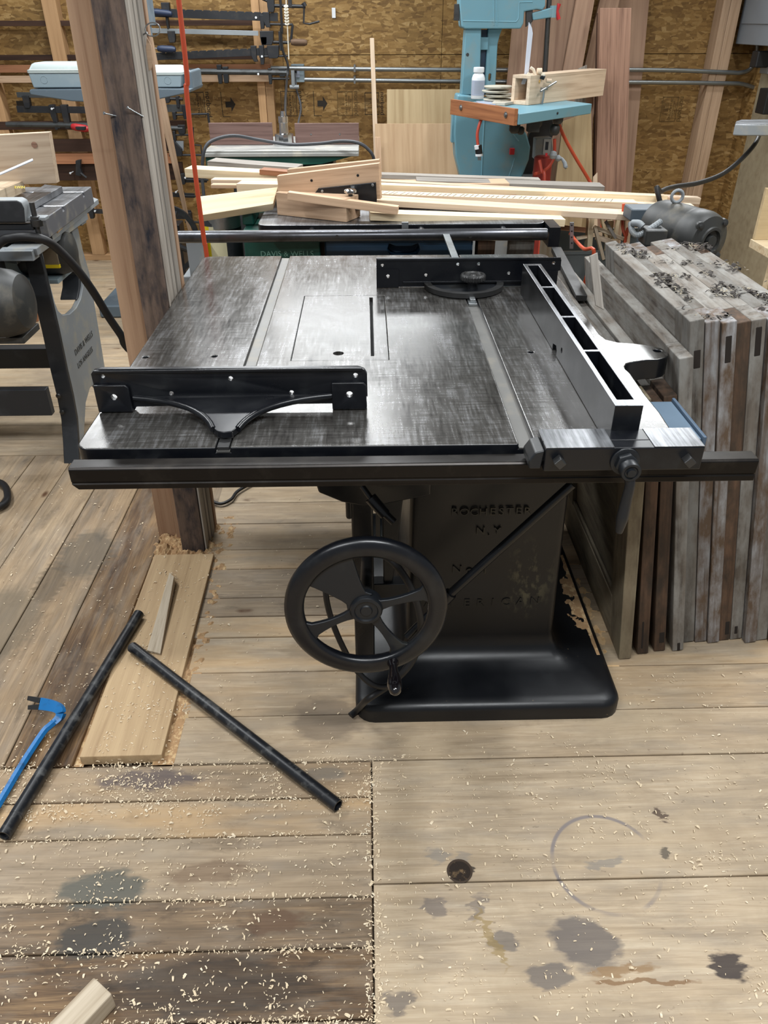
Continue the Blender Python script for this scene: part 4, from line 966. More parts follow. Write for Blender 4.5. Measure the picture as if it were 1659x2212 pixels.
# ------------------------------------------------------------------ clamps on the back wall rack
YC = 5.70
def cl(name, label, px, py): return thing(name, label, 'clamp', AY(px, py, YC), 'clamps hung on the wall rack')
def notched_bar(t, pxa, pya, pxb, pyb, h_px, mat, notches=True, y=YC):
    a, b = AY(pxa, pya, y), AY(pxb, pyb, y); h = h_px*(a-CAM).dot(FWD)/F_PX
    L = (b-a).length; M = basis(a, b-a, z=(0,0,1))
    pts = [(0, h/2)]
    if notches:
        k = .055
        while k < L-.05:
            pts += [(k, h/2), (k+.004, h/2-.006), (k+.018, h/2)]; k += .052
    pts += [(L, h/2), (L, -h/2), (0, -h/2)]
    m = MB(); m.prism([M @ V((x, 0, z)) for x, z in pts], (0, .016, 0)); return m.build('clamp_bar', mat, t, bevel=.001)
def jaw(t, px, py, up_px, dn_px, w_px, mat=M_iron, name='jaw', y=YC, foot=0):
    p = AY(px, py, y-.012); s = (p-CAM).dot(FWD)/F_PX
    m = MB(); w = w_px*s/2
    m.prism([p+V((-w,0,up_px*s)), p+V((w,0,up_px*s)), p+V((w*.9,0,-dn_px*s*.6)), p+V((w*.6+foot*s,0,-dn_px*s)), p+V((-w*.8+foot*s,0,-dn_px*s)), p+V((-w,0,-dn_px*s*.3))], (0,.04,0))
    return m.build(name, mat, t, bevel=.003)
def rod(t, pts, r, mat=M_iron, name='screw', y=YC):
    m = MB(); m.tube([AY(px, py, y) for px, py in pts], r, 8); return m.build(name, mat, t)
def grip(t, pxa, pya, pxb, pyb, r, mat, name='handle', y=YC-.03):
    a, b = AY(pxa,pya,y), AY(pxb,pyb,y); L = (b-a).length
    m = MB(); m.lathe([(r*.55,0),(r*.8,L*.05),(r,L*.25),(r,L*.8),(r*.7,L*.97),(r*.3,L)], basis(a,(0,1,0),z=b-a), 14); return m.build(name, mat, t)
def peg(t, px, py, y=YC-.02):
    p = AY(px, py, y); m = MB(); m.lathe([(.0065,0),(.0065,.004),(.0001,.005)], basis(p,(1,0,0),z=(0,-1,0)), 12); m.cyl(p, p+V((0,.06,0)), .003); m.build('hanging_nail', M_white, t)
# 1 top clamp with bent crank
t = cl('screw_clamp', 'dark iron clamp with bent crank at the top of the wall rack', 600, 12)
jaw(t, 585, 10, 14, 14, 16); rod(t, [(580,12),(660,14)], .010); rod(t, [(655,6),(659,14)], .014, name='crank_boss'); rod(t, [(657,14),(656,50),(668,52),(690,46)], .006, name='crank'); m = MB(); m.box(AY(622,0,YC).x, AY(630,0,YC).x, YC-.01, YC+.03, AY(625,16,YC).z, AY(625,-12,YC).z); m.build('clamp_bar', M_iron, t)
rod(t, [(300,-20),(560,-6),(585,6)], .008, name='clamp_bar')
# 2 notched clamp, blue handle
t = cl('bar_clamp', 'black notched bar clamp with blue handle, second from the top of the wall rack', 450, 30)
notched_bar(t, 325, 27, 600, 37, 16, M_iron); jaw(t, 575, 38, 10, 18, 14, foot=4); jaw(t, 358, 22, 14, 8, 18); rod(t, [(565,52),(632,53)], .007); rod(t, [(630,52),(632,56),(628,92)], .008, name='crank')
grip(t, 328, 25, 372, 30, .018, M_navy); rod(t, [(320,24),(330,25)], .004, M_steel); peg(t, 553, 38); jaw(t, 566, 46, 12, 14, 9, name='sliding_jaw'); jaw(t, 361, 48, 10, 12, 5, name='trigger')
# 3 silver bar clamp with wooden handle
t = cl('bar_clamp', 'silver bar clamp with brown wooden handle on the wall rack', 450, 70)
notched_bar(t, 322, 66, 558, 72, 9, M_barsil, notches=False); jaw(t, 576, 74, 6, 20, 30); rod(t, [(590,91),(625,92)], .009); grip(t, 628, 91, 664, 92, .020, wood('handle_wood','#6a5038','#4a3626')); jaw(t, 605, 84, 14, 22, 6, name='handle_plate'); jaw(t, 370, 76, 8, 14, 16, name='sliding_jaw'); jaw(t, 570, 86, 6, 10, 14, name='screw_block')
# 4 notched clamp, blue handle below
t = cl('bar_clamp', 'black notched bar clamp with blue handle, just above the light wooden rail', 450, 115)
notched_bar(t, 338, 122, 600, 110, 14, M_iron); jaw(t, 548, 115, 14, 16, 12, foot=4); jaw(t, 565, 112, 12, 24, 10, name='sliding_jaw'); jaw(t, 590, 110, 10, 14, 26); rod(t, [(560,122),(622,121)], .006); grip(t, 340, 105, 380, 107, .020, M_navy); rod(t, [(333,104),(342,105)], .004, M_steel); peg(t, 566, 122)
# 5 long pipe clamp
t = cl('pipe_clamp', 'long grey pipe clamp hung across the light wooden rail', 480, 157)
rod(t, [(405,154),(625,157)], .0165, M_pipeg, 'clamp_pipe'); jaw(t, 474, 156, 14, 22, 10, M_castbk); jaw(t, 487, 157, 11, 20, 12, M_castbk, 'sliding_jaw'); jaw(t, 583, 157, 8, 22, 8, M_castbk, 'fixed_jaw'); jaw(t, 610, 157, 8, 8, 16, M_castbk, 'pipe_collar'); rod(t, [(588,170),(625,170)], .008); rod(t, [(632,152),(634,190)], .012, M_dwgrey, 'crank'); rod(t, [(626,188),(646,188)], .012, M_dwgrey, 'crank_grip'); peg(t, 558, 160)
# 6..10 right end of the lower rows
t = cl('bar_clamp', 'iron clamp with T handle right of the post, below the tray', 390, 232)
notched_bar(t, 330, 234, 402, 234, 14, M_pipeg, notches=False); jaw(t, 398, 240, 12, 16, 8); rod(t, [(375,248),(452,246)], .007); rod(t, [(449,244),(452,266)], .008, name='crank'); jaw(t, 376, 248, 6, 10, 8, name='sliding_jaw')
t = cl('bar_clamp', 'iron clamp with a sloping jaw directly under the tray end', 380, 214)
rod(t, [(335,212),(395,214)], .009, name='clamp_bar'); jaw(t, 383, 215, 6, 16, 7); jaw(t, 355, 214, 6, 8, 24, name='sliding_jaw')
t = cl('pipe_clamp', 'pipe clamp with swan-neck crank right of the post', 385, 280)
rod(t, [(330,276),(395,277)], .014, M_pipeg, 'clamp_pipe'); jaw(t, 392, 279, 8, 10, 16); rod(t, [(375,292),(415,291)], .006); rod(t, [(417,275),(418,312),(430,314)], .005, name='crank'); jaw(t, 376, 292, 8, 12, 6, name='sliding_jaw')
t = cl('miter_clamp', 'dark triangular corner clamp hung right of the post', 385, 322)
p = AY(370,300,YC-.02); m = MB(); m.prism([AY(372,300,YC-.02), AY(393,322,YC-.02), AY(393,338,YC-.02), AY(365,338,YC-.02)], (0,.03,0)); m.build('corner_block', M_iron, t, bevel=.003)
m = MB(); m.prism([AY(340,304,YC), AY(396,305,YC), AY(396,326,YC), AY(340,322,YC)], (0,.02,0)); m.build('clamp_plate', M_dwgrey, t); rod(t, [(393,335),(435,335)], .007); rod(t, [(418,313),(434,314),(436,335),(438,360)], .005, name='crank')
t = cl('bar_clamp', 'iron clamp on the lowest dark board right of the post', 400, 375)
rod(t, [(345,372),(452,388)], .008, name='clamp_bar') if False else None
notched_bar(t, 388, 388, 446, 388, 12, M_iron, notches=False); jaw(t, 395, 386, 10, 12, 8); rod(t, [(390,388),(450,389)], .006); peg(t, 400, 384)
t = cl('bar_clamp', 'black iron clamp hung below the lowest dark board', 400, 420)
notched_bar(t, 340, 419, 420, 423, 9, M_iron, notches=False); jaw(t, 362, 420, 8, 14, 16); jaw(t, 392, 424, 8, 10, 10, name='sliding_jaw'); rod(t, [(395,423),(440,424)], .005); peg(t, 380, 415)
t = cl('bar_clamp', 'black clamp half hidden by the orange hose near the bench top', 410, 472)
notched_bar(t, 380, 464, 413, 464, 18, M_iron, notches=False); rod(t, [(400,479),(446,481)], .008); jaw(t, 410, 470, 10, 14, 8); peg(t, 395, 460)
# left of the post
t = cl('bar_clamp', 'short dark clamp bar at the top left, beside the tray', 60, 204)
notched_bar(t, 36, 205, 120, 206, 10, M_pipeg, notches=False); jaw(t, 56, 218, 10, 14, 14)
t = cl('quick_clamp', 'black quick clamp with two long jaws and red handle, left of the post', 120, 236)
notched_bar(t, 36, 236, 200, 238, 13, M_iron, notches=False); jaw(t, 113, 240, 12, 34, 12, foot=6); jaw(t, 139, 240, 12, 34, 14, name='sliding_jaw'); rod(t, [(122,272),(158,273)], .004, M_steel); grip(t, 154, 273, 192, 279, .022, M_red); jaw(t, 174, 277, 3, 4, 22, name='handle_insert', y=YC-.05); peg(t, 112, 235, YC-.05)
t = cl('pipe_clamp', 'long dark pipe clamp at the left, running behind the red handle', 60, 268)
rod(t, [(14,269),(200,271)], .017, M_pipeg, 'clamp_pipe'); jaw(t, 120, 270, 8, 10, 8)
t = cl('toggle_clamp', 'small black clamp with a splayed leg hung below the rail left of the post', 170, 370)
p = [AY(163,347,5.66), AY(174,345,5.66), AY(173,362,5.66), AY(178,378,5.66), AY(174,381,5.66), AY(163,379,5.66)]
m = MB(); m.prism(p, (0,.03,0)); m.build('jaw', M_iron, t, bevel=.003); m = MB(); m.tube([AY(174,374,5.66), AY(187,384,5.66)], .008, 8); m.build('leg', M_iron, t); peg(t, 152, 374, 5.66)
t = cl('bar_clamp', 'black clamp bar low on the wall between the slotted machine and the post', 190, 458)
notched_bar(t, 178, 456, 250, 458, 9, M_iron, notches=False); jaw(t, 196, 458, 8, 14, 10); peg(t, 205, 456)
# pull cord, power cord, junction box, conduits
m = MB(); P = [V((AY(618,0,5.2).x,5.2,3.3)), AY(618,0,5.2), AY(621,60,5.2), AY(624,128,5.2)]
m.tube(P, .0032, 8); o = m.build('pull_rope', M_rope); 
m = MB(); kc_ = AY(619,34,5.2)
for i in range(7): m.tube([kc_+V((.010*math.cos(a)*(1 if True else 1), .010*math.sin(a), .045-.014*i+.004*math.sin(a))) for a in [2*PI*k/12 for k in range(12)]], .0035, 6, closed=True)
m.build('knot', M_rope, o); tag(o, 'thin white pull rope with a coiled knot hanging before the back wall', 'rope')
m = MB(); P = [V((AY(606,0,5.5).x,5.5,3.3)), AY(606,0,5.5), AY(607,60,5.5), AY(610,105,5.5), AY(622,140,5.5), AY(620,170,5.45), AY(617,210,5.1), AY(616,252,4.72)]
m.tube(smooth_path(P, 5), .0075, 8); o = m.build('hanging_cable', M_cable); tag(o, 'black power cord hanging down to the spindle of the green machine', 'power cord')
jb = thing('junction_box', 'grey electrical junction box on the back wall left of the conduits', 'junction box', AY(643,158,5.9))
a, b = AY(628,139,5.86), AY(658,178,5.86)
m = MB(); m.box(a.x, b.x, 5.86, 5.928, b.z, a.z); m.build('box_body', M_boxgr, jb, bevel=.004)
m = MB(); m.box(a.x+.02, a.x+.055, 5.855, 5.861, b.z+.03, a.z-.03); m.build('receptacle', M_label, jb)
m = MB(); p = AY(634,150,5.84); m.box(p.x-.02,p.x+.02,5.83,5.86,p.z-.02,p.z+.02); m.build('plug', M_cable, jb)
m = MB(); m.tube(smooth_path([AY(634,150,5.83), AY(640,185,5.80), AY(641,195,5.75), AY(650,230,5.6), AY(645,262,5.2), AY(640,285,4.8)], 5), .006, 8); m.build('cord', M_cord, jb)
def conduit(pts, label, r=.0135):
    m = MB(); m.tube(smooth_path(pts, 4), r, 10); o = m.build('conduit', M_galv); tag(o, label, 'conduit', 'conduits on the back wall')
    return o
yw = 5.79
c1 = conduit([AY(585,147,yw), AY(660,148,yw), AY(1000,151,yw), AY(1400,151,yw), AY(1565,156,yw), AY(1600,157,yw), AY(1622,148,yw), AY(1634,120,yw), AY(1636,92,yw)], 'upper horizontal steel conduit along the back wall, turning up to the panel')
c2 = conduit([AY(658,172,yw), AY(1000,176,yw), AY(1400,178,yw), AY(1570,180,yw), AY(1605,182,yw), AY(1640,192,yw), AY(1690,197,yw)], 'lower horizontal steel conduit along the back wall')
for px in (766,):
    for o, py in ((c1,148),(c2,173)):
        q = AY(px, py, yw-.014); m = MB(); m.box(q.x-.006,q.x+.006,q.y-.004,5.928,q.z-.02,q.z+.02); m.build('conduit_strap', M_galv, o)
e = thing('eye_bracket', 'small two-hole metal bracket high on the back wall', 'bracket', AY(721,28,5.92))
m = MB(); q = AY(721,28,5.925); m.box(q.x-.012,q.x+.012,5.915,5.929,q.z-.028,q.z+.028); m.build('plate', M_white, e, bevel=.002)
# ------------------------------------------------------------------ second saw behind, with the round bar
s2 = thing('table_saw', 'dark blue and black table saw buried under boards behind the first saw', 'table saw', (.15, 3.3, 0))
m = MB(); m.prism([V((x,y,.83)) for x,y in rrect(-.40,.66,2.925,3.75,.04,4)], (0,0,.039)); 
top2 = m.build('table_top', [M_ground, M_black], s2, bevel=.003); by_normal(top2, lambda n,c: 0 if n.z>.7 else 1)
m = MB(); q = AY(875,492,2.92); m.box(q.x-.012,q.x+.012,2.918,2.93,.855,.877); m.build('slot_end', M_steel, top2)
m = MB(); m.prism([V((x,3.0,z)) for x,z in ((-.16,.83),(.405,.83),(.405,0),(-.16,0))], (0,.65,0)); cab = m.build('cabinet', M_blued, s2, bevel=.006)
cm = MB(); q = AY(872,539,3.0)
cm.prism([q+V((x,-.05,z)) for x,z in ((-.055,.022),(-.03,.012),(.03,.012),(.055,.022),(.062,.0),(.05,-.02),(.03,-.028),(-.03,-.028),(-.05,-.02),(-.062,0))], (0,.12,0)); 
cut(cab, cm)
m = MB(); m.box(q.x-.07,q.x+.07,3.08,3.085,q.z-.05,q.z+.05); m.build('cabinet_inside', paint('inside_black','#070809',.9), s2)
p0, p1 = AY(384,507,2.84), AY(1181,508,2.84); p0.z = p1.z = .85
m = MB(); m.tube([p0, p0+V((.004,0,0)), p1-V((.004,0,0)), p1], [.019,.021,.021,.019], 24); br = m.build('round_bar', paint('bar_iron', '#55565a', .3, metal=.85, dirt='#2e2d2c', amt=.4, scale=12), s2)
for px, py in ((728,511),(1016,511)):
    q = AY(px,py,2.819); m = MB(); m.lathe([(.006,0),(.006,.002),(.0001,.002)], basis(q,(1,0,0),z=(0,-1,0)), 14); m.build('screw', M_steeld, br)
m = MB()
for x in (-.2,.2,.5): m.cyl((x,2.86,.85),(x,2.93,.85),.012)
m.build('bar_bracket', M_black, s2)
m = MB(); m.box(.66,.70,2.86,3.05,.80,.868); m.build('bar_end', M_black, s2)
# green machine beside it
g2 = thing('green_machine', 'dark green cast machine standing low behind the left end of the round bar', 'machine', (-.35, 3.2, 0))
a, b = AY(527,528,3.05), AY(703,528,3.05)
m = MB(); m.box(a.x, b.x-.02, 3.05, 3.45, 0, .826); m.build('base', M_green, g2, bevel=.006)
a2, b2 = AY(521,456,3.12), AY(556,456,3.12)
m = MB(); m.box(a2.x, a2.x+.045, 3.12, 3.3, .826, .905); m.build('column', M_green, g2, bevel=.008)
m = MB(); q = AY(620,549,3.048); m.add_mesh(text_mesh('DAVIS & WELLS', .03, .001), face_y((q.x,3.0495,q.z))); m.build('raised_lettering', paint('letter_green','#6f9a8c',.5), g2, smooth=0)
# grey motor with yellow label and chrome drum
q = AY(475,525,3.25)
m = MB(); m.lathe([(.05,-.14),(.085,-.12),(.085,.06),(.075,.085),(.075,.10),(.055,.115)], Matrix.Translation(V((q.x,3.3,q.z+.02))), 28); mo = m.build('motor', M_dwdark, g2)
m = MB(); rg = [[V((q.x+.0865*math.sin(a), 3.3-.0865*math.cos(a), q.z+z)) for z in (-.05,.05)] for a in [math.radians(d) for d in range(-38,20,6)]]
M_lab = paint('label_cream','#cfc9a6',.5)
for (d0,d1,mt,nm) in ((-45,-22,M_yellow,'yellow_label'),(-22,22,M_lab,'name_plate')):
    m = MB(); rg = [[V((q.x+r*math.sin(a), 3.3-r*math.cos(a), q.z+.01+z)) for r,z in ((.0868,-.06),(.0868,.06),(.0855,.06),(.0855,-.06))] for a in [math.radians(d0+(d1-d0)*k/6) for k in range(7)]]
    m.rings(rg); m.build(nm, mt, mo)
q2 = AY(478,476,3.25)
m = MB(); m.lathe([(.045,-.03),(.072,-.028),(.072,.022),(.05,.026),(.03,.03)], Matrix.Translation(V((q2.x,3.28,q2.z))), 32); m.build('chrome_drum', M_steel, g2)
m = MB(); m.cyl((q2.x,3.28,q2.z-.2),(q2.x,3.28,q2.z+.03),.04); m.build('spindle', M_dwdark, g2)
m = MB(); m.box(q.x-.16,q.x+.1,3.2,3.45,0,q.z-.12); m.build('motor_base', M_dwgrey, g2, bevel=.006)
a = AY(420,540,3.2); m = MB(); m.box(a.x-.02,a.x+.05,3.15,3.3,q.z-.12,q.z+.03); m.build('switch_box', M_dwgrey, g2, bevel=.006)

# ------------------------------------------------------------------ boards heaped on the second saw
def pb(label, L, R, yL, yR, h, w, mat, group='loose boards heaped on the rear saw', up=(0,0,1), name='board', roll=0):
    o = beam(name, AY(L[0],L[1],yL), AY(R[0],R[1],yR), h, w, mat, up=up, roll=roll); tag(o, label, 'board', group); return o
pb('front pale board at the edge of the rear saw table, right of the thick block', (800,460), (1222,474), 2.965, 3.0, .027, .075, M_pine)
pb('wide pinkish pale board lying behind the front pale board, running off to the right', (800,431), (1397,466), 3.10, 3.06, .022, .10, M_pink)
tk = pb('pale square-edged board covered in a row of pencil tick marks', (800,418), (1378,438), 3.26, 3.20, .045, .07, M_pine2)
m = MB(); I = WM[tk.name]; rng = random.Random(5)
for k in range(44):
    x = .03+k*.0215+rng.uniform(-.004,.004); m.add(MB().box(-.0016,.0016,.002,rng.uniform(.045,.066),0,.0004), I @ Matrix.Translation(V((x,0,.0001))) @ Matrix.Rotation(-.35,4,'Z'))
m.build('pencil_mark', paint('graphite','#5b5650',.6), tk, smooth=0)
pb('split pointed board sticking out to the right beyond the tick-marked board', (1180,430), (1500,444), 3.30, 3.28, .03, .05, M_pine2)
o = None
a, b = AY(1500,444,3.28), AY(1564,452,3.28)
pb('long thin pale lath, second behind the tick-marked board', (800,398), (1443,424), 3.36, 3.34, .026, .05, M_pine)
pb('thin pale lath with darker end, reaching farthest right behind the pencil-marked board', (800,390), (1515,428), 3.46, 3.44, .026, .045, M_pink)
pb('short brown-ended lath lying between the long pale laths on the right', (1180,414), (1470,427), 3.41, 3.39, .024, .03, M_fir)
pb('grey weathered board with brown edge, behind the pale laths', (900,390), (1307,403), 3.56, 3.54, .026, .10, M_grey)
pb('narrow board with greyed top, rearmost in the heap to the right', (810,376), (1168,388), 3.70, 3.68, .018, .06, M_grey)
pb('thin offcut strip tucked under the tick-marked board on the rear saw', (850,440), (1240,450), 3.20, 3.17, .018, .06, M_brown)
# left half of the heap
bl = AY(747,459,2.955)
blk = thing('block', 'x', 'block')
bpy.data.objects.remove(blk)
b0, b1 = AY(597,434,3.10), AY(748,460,2.96); dd = (b1-b0); 
o = beam('thick_block', V((b0.x,b0.y,.951)), V((b1.x,b1.y,.951)), .081, .11, M_fir, roll=0); tag(o, 'thick reddish wooden block with rough end grain lying on the rear saw table', 'block')
o = beam('stick', AY(621,415,2.99)+V((0,0,.0)), AY(860,447,2.93), .028, .032, M_fir); tag(o, 'square wooden stick lying across the thick block', 'stick')
# pale board, broad face tilted up
p0, p1 = AY(428,466,3.02), AY(590,440,3.10)
o = slab('board', AY(432,424,3.08), AY(600,404,3.15), p0, p1, .042, M_pine, across=True); tag(o, 'short pale board with its broad face tilted forward, left of the thick block', 'board', 'loose boards heaped on the rear saw')
pb('long pale board sticking out to the left behind the hanging hose', (398,364), (640,377), 3.50, 3.42, .035, .09, M_pine)
pb('grey weathered split board on the top left of the heap', (447,348), (640,362), 3.64, 3.55, .03, .10, M_grey)
pb('reddish brown lath below the long pale board at the left', (455,388), (640,390), 3.40, 3.36, .022, .06, M_pink)
pb('pale board with saw-kerf marks, half hidden left of the fence boards', (510,397), (660,399), 3.26, 3.22, .036, .08, M_pine2)
pb('thin fir strip under the reddish lath at the left of the heap', (455,399), (600,400), 3.34, 3.32, .014, .04, M_fir)
pb('brown piece of board across the top of the left heap', (560,366), (655,374), 3.44, 3.40, .02, .06, M_rail)
# supports keep the heap off the table
o = bar('board', (-.36,3.33,.881), (.62,3.33,.881), .022, .10, M_brown, bevel=.002); tag(o, 'brown board lying under the heap directly on the rear saw table', 'board', 'loose boards heaped on the rear saw')
o = bar('board', (-.30,3.58,.8865), (.62,3.60,.8865), .033, .12, M_fir, bevel=.002); tag(o, 'thick fir board lying under the back of the heap', 'board', 'loose boards heaped on the rear saw')
# gauge with two wooden fence boards
mg3 = thing('miter_gauge', 'miter gauge with chrome knob screwed to two standing wooden fence boards', 'miter gauge', (.0, 3.1, .88))
f1 = slab('fence_board', AY(598,380,3.13), AY(818,353,3.04), AY(604,440,3.13), AY(822,430,3.04), .028, M_fir, mg3, across=True)
f2 = slab('fence_board', AY(620,366,3.24), AY(818,345,3.16), AY(622,392,3.24), AY(822,385,3.16), .028, M_fir, mg3, across=True)
for o_ in (f1,):
    for px, py in ((673,390),(773,379)):
        q = AY(px,py,3.065); q = AY(px,py,3.13-.09*((px-598)/220)-.001); m = MB(); m.lathe([(.005,0),(.004,.0012),(.0001,.0012)], basis(q,(1,0,0),z=(0,-1,0)), 12); m.build('screw_head', M_black, mg3)
def fpl(px, py, off): return AY(px, py, 3.13-.09*((px-598)/220)-off)
m = MB(); m.prism([fpl(680,418,.012), fpl(688,407,.012), fpl(812,394,.012), fpl(814,428,.012), fpl(814,440,.012), fpl(680,440,.012)], (0,.011,0)); m.build('gauge_face', M_black, mg3, bevel=.002)
for px, py in ((696,413),(805,400)):
    q = fpl(px,py,.0135); m = MB(); m.lathe([(.005,0),(.004,.001),(.0001,.001)], basis(q,(1,0,0),z=(0,-1,0)), 12); m.build('screw', M_steel, mg3)
q = fpl(757,413,.05); m = MB(); rg = []
for r, z in ((.016,-.008),(.021,-.004),(.021,.003),(.014,.009),(.0001,.010)): rg.append([V((q.x+r*(1+.12*math.cos(6*2*PI*k/48))*math.cos(2*PI*k/48), q.y+r*(1+.12*math.cos(6*2*PI*k/48))*math.sin(2*PI*k/48), q.z+z)) for k in range(48)])
m.rings(rg); m.build('chrome_knob', M_chrome, mg3)
m = MB(); m.cyl((q.x,q.y,.872),(q.x,q.y,q.z-.005),.008); m.prism([V((q.x+.06*math.cos(a)+.03, q.y-.03*abs(math.sin(a))+.035, .9)) for a in [PI*k/12 for k in range(13)]], (0,0,.014)); m.build('gauge_body', M_castbk, mg3, bevel=.002)
o = slab('rough_timber', (.425,3.0,.80), (.49,3.0,.80), (.425,3.0,0), (.49,3.0,0), .09, M_oldb); tag(o, 'rough brown timber standing on end beside the dark blue saw cabinet', 'timber')
o = slab('weathered_board', (.545,3.0,.80), (.64,3.0,.80), (.545,3.0,0), (.64,3.0,0), .05, M_oldg); tag(o, 'weathered dark board standing under the right end of the round bar', 'board')

# ------------------------------------------------------------------ green shaper
g = thing('green_shaper', 'green spindle machine with dusty aluminium table and two walnut fences by the back wall', 'spindle moulder', (-.44, 4.7, 0))
m = MB()
p = AY(440,322,4.40); xl, xr = AY(440,330,4.40).x, AY(775,330,4.40).x
zt = .925
m.box(xl, xr, 4.40, 4.98, zt-.03, zt); m.box(xl,xr,4.395,4.42,zt-.03,zt-.012); m.build('table', M_alu, g, bevel=.003)
m = MB(); m.prism([V((x,4.41,z)) for x,z in ((xl+.004,zt-.031),(xr-.03,zt-.031),(xr-.2,zt-.07),(xl+.004,zt-.085))], (0,.5,0)); m.build('apron', M_green, g, bevel=.004)
m = MB(); m.box(xl+.12,xr-.14,4.5,4.95,0,zt-.085); m.build('cabinet', M_dwdark, g, bevel=.008)
for (pl, pr_, pyl, pyr) in ((450,587,266,266),(636,775,267,268)):
    a, b = AY(pl,pyl,4.62), AY(pr_,pyr,4.62)
    o = beam('walnut_fence', V((a.x,4.62,a.z)), V((b.x,4.62,a.z)), a.z-zt-.001, .022, M_walnut, parent=g)
    for t in (.25,.7):
        if pl > 600:
            q = V((a.x+(b.x-a.x)*t, 4.6195, zt+.05)); m = MB(); m.lathe([(.005,0),(.004,.0015),(.0001,.0015)], basis(q,(1,0,0),z=(0,-1,0)), 10); m.build('screw_head', M_steel, g)
q = AY(614,300,4.60)
m = MB(); T_ = Matrix.Translation(V((q.x,4.60,zt)))
m.lathe([(.056,0),(.056,.012),(.05,.013),(.05,.055),(.034,.058),(.026,.06),(.024,.11),(.027,.112),(.027,.14),(.014,.142),(.012,.165),(.0001,.166)], T_, 12); m.build('spindle', M_chrome, g, smooth=25)
cpts = [AY(440,420,4.34), AY(437,360,4.33), AY(443,320,4.33), AY(462,302,4.36), AY(505,293,4.42), AY(560,302,4.48), AY(625,312,4.46), AY(690,310,4.42), AY(735,305,4.38), AY(772,308,4.34), AY(795,322,4.33), AY(808,345,4.34), AY(812,400,4.4)]
m = MB(); m.tube(smooth_path([V((AY(440,420,4.34).x,4.3,.02))]+cpts+[V((AY(812,400,4.4).x,4.45,.02))], 5), .0085, 8); o = m.build('power_cable', M_cord); tag(o, 'grey cable drooping across the table of the green shaper', 'cable')

# ------------------------------------------------------------------ things leaning on the back wall
o = slab('stick', AY(799,82,5.80), AY(808,82,5.80), AY(807,320,5.70), AY(817,320,5.70), .02, M_pink, floor=0); tag(o, 'tall thin stick leaning upright on the back wall left of the blue bandsaw', 'stick')
o = slab('plywood_sheet', AY(836,193,5.72), AY(1000,193,5.72), AY(836,265,5.70), AY(1000,265,5.70), .018, M_plyp, floor=0); tag(o, 'pale plywood sheet, the taller one, leaning on the wall behind the bandsaw', 'plywood sheet')
o = slab('plywood_sheet', AY(810,267,5.60), AY(1040,267,5.60), AY(812,372,5.56), AY(1042,372,5.56), .018, M_ply, floor=0); tag(o, 'warm plywood sheet standing in front of the paler sheet, left of the bandsaw', 'plywood sheet')
o = slab('board', AY(810,296,5.50), AY(822,296,5.50), AY(812,372,5.48), AY(825,372,5.48), .018, M_fir, floor=0); tag(o, 'narrow upright strip of board at the left edge of the warm plywood sheet', 'board')
def lean_pl(label, tl, tr, bl_, br_, yt, yb_, th, mat, name='leaning_plank'):
    o = slab(name, AY(*tl,yt), AY(*tr,yt), AY(*bl_,yb_), AY(*br_,yb_), th, mat, floor=0); tag(o, label, 'plank', 'planks leaning on the back wall'); return o
lean_pl('wide reddish plank with grooved left edge, leftmost behind the bandsaw blade', (1124,-120), (1196,-120), (1096,180), (1178,180), 5.78, 5.73, .03, M_cedar)
lean_pl('broad smooth plank directly behind the bandsaw guide post', (1200,-120), (1262,-120), (1172,180), (1232,180), 5.73, 5.68, .03, M_cedar)
lean_pl('narrow plank slanting left beside the black gap, right of the bandsaw', (1268,-120), (1306,-120), (1213,180), (1252,180), 5.68, 5.63, .03, M_cedar)
lean_pl('upright plank right of the dark gap, reaching out of the picture', (1310,-60), (1352,-60), (1254,180), (1298,180), 5.78, 5.74, .03, M_cedar) 
lean_pl('tall plank with a reddish face standing behind the dark old plank', (1338,-100), (1412,-100), (1320,395), (1366,395), 5.87, 5.80, .03, M_cedar)
lean_pl('dark weathered old plank with a blackened top corner, right of the bandsaw', (1296,17), (1364,17), (1287,395), (1352,395), 5.40, 5.28, .045, M_brown)
dk = lean_pl('thin black-edged board directly left of the dark weathered plank', (1291,28), (1299,22), (1281,395), (1290,395), 5.52, 5.44, .03, M_darkbd)
lean_pl('short board with a wavy bark edge, peeping up behind the wooden box beam', (1250,148), (1268,140), (1225,395), (1262,395), 5.34, 5.28, .025, M_grey)
lean_pl('pale yellow board with an uneven top, right of the bandsaw cord', (1216,262), (1277,240), (1200,395), (1280,395), 5.22, 5.18, .025, M_plyp)
lean_pl('plank with lighter face rising behind the pale yellow board', (1262,150), (1285,150), (1256,395), (1276,395), 5.42, 5.36, .025, M_cedar)
lean_pl('narrow pale lath at the foot of the dark weathered plank', (1281,382), (1290,372), (1280,398), (1290,398), 5.12, 5.10, .02, M_pink)
# ------------------------------------------------------------------ blue bandsaw
bs = thing('bandsaw', 'pale blue bandsaw with cluttered table standing near the back wall', 'bandsaw', (.75, 4.7, 0))
YB = 5.2
def bp(px, py, y=YB): return AY(px, py, y)
# upper wheel housing
up = [bp(993,-120), bp(993,10), bp(997,58), bp(1004,62), bp(1125,62), bp(1131,50), bp(1133,25), bp(1150,22), bp(1160,20), bp(1172,22), bp(1178,14), bp(1180,-120)]
m = MB(); m.prism(up, (0,.16,0)); uh = m.build('upper_housing', M_blue, bs, bevel=.008, seg=3)
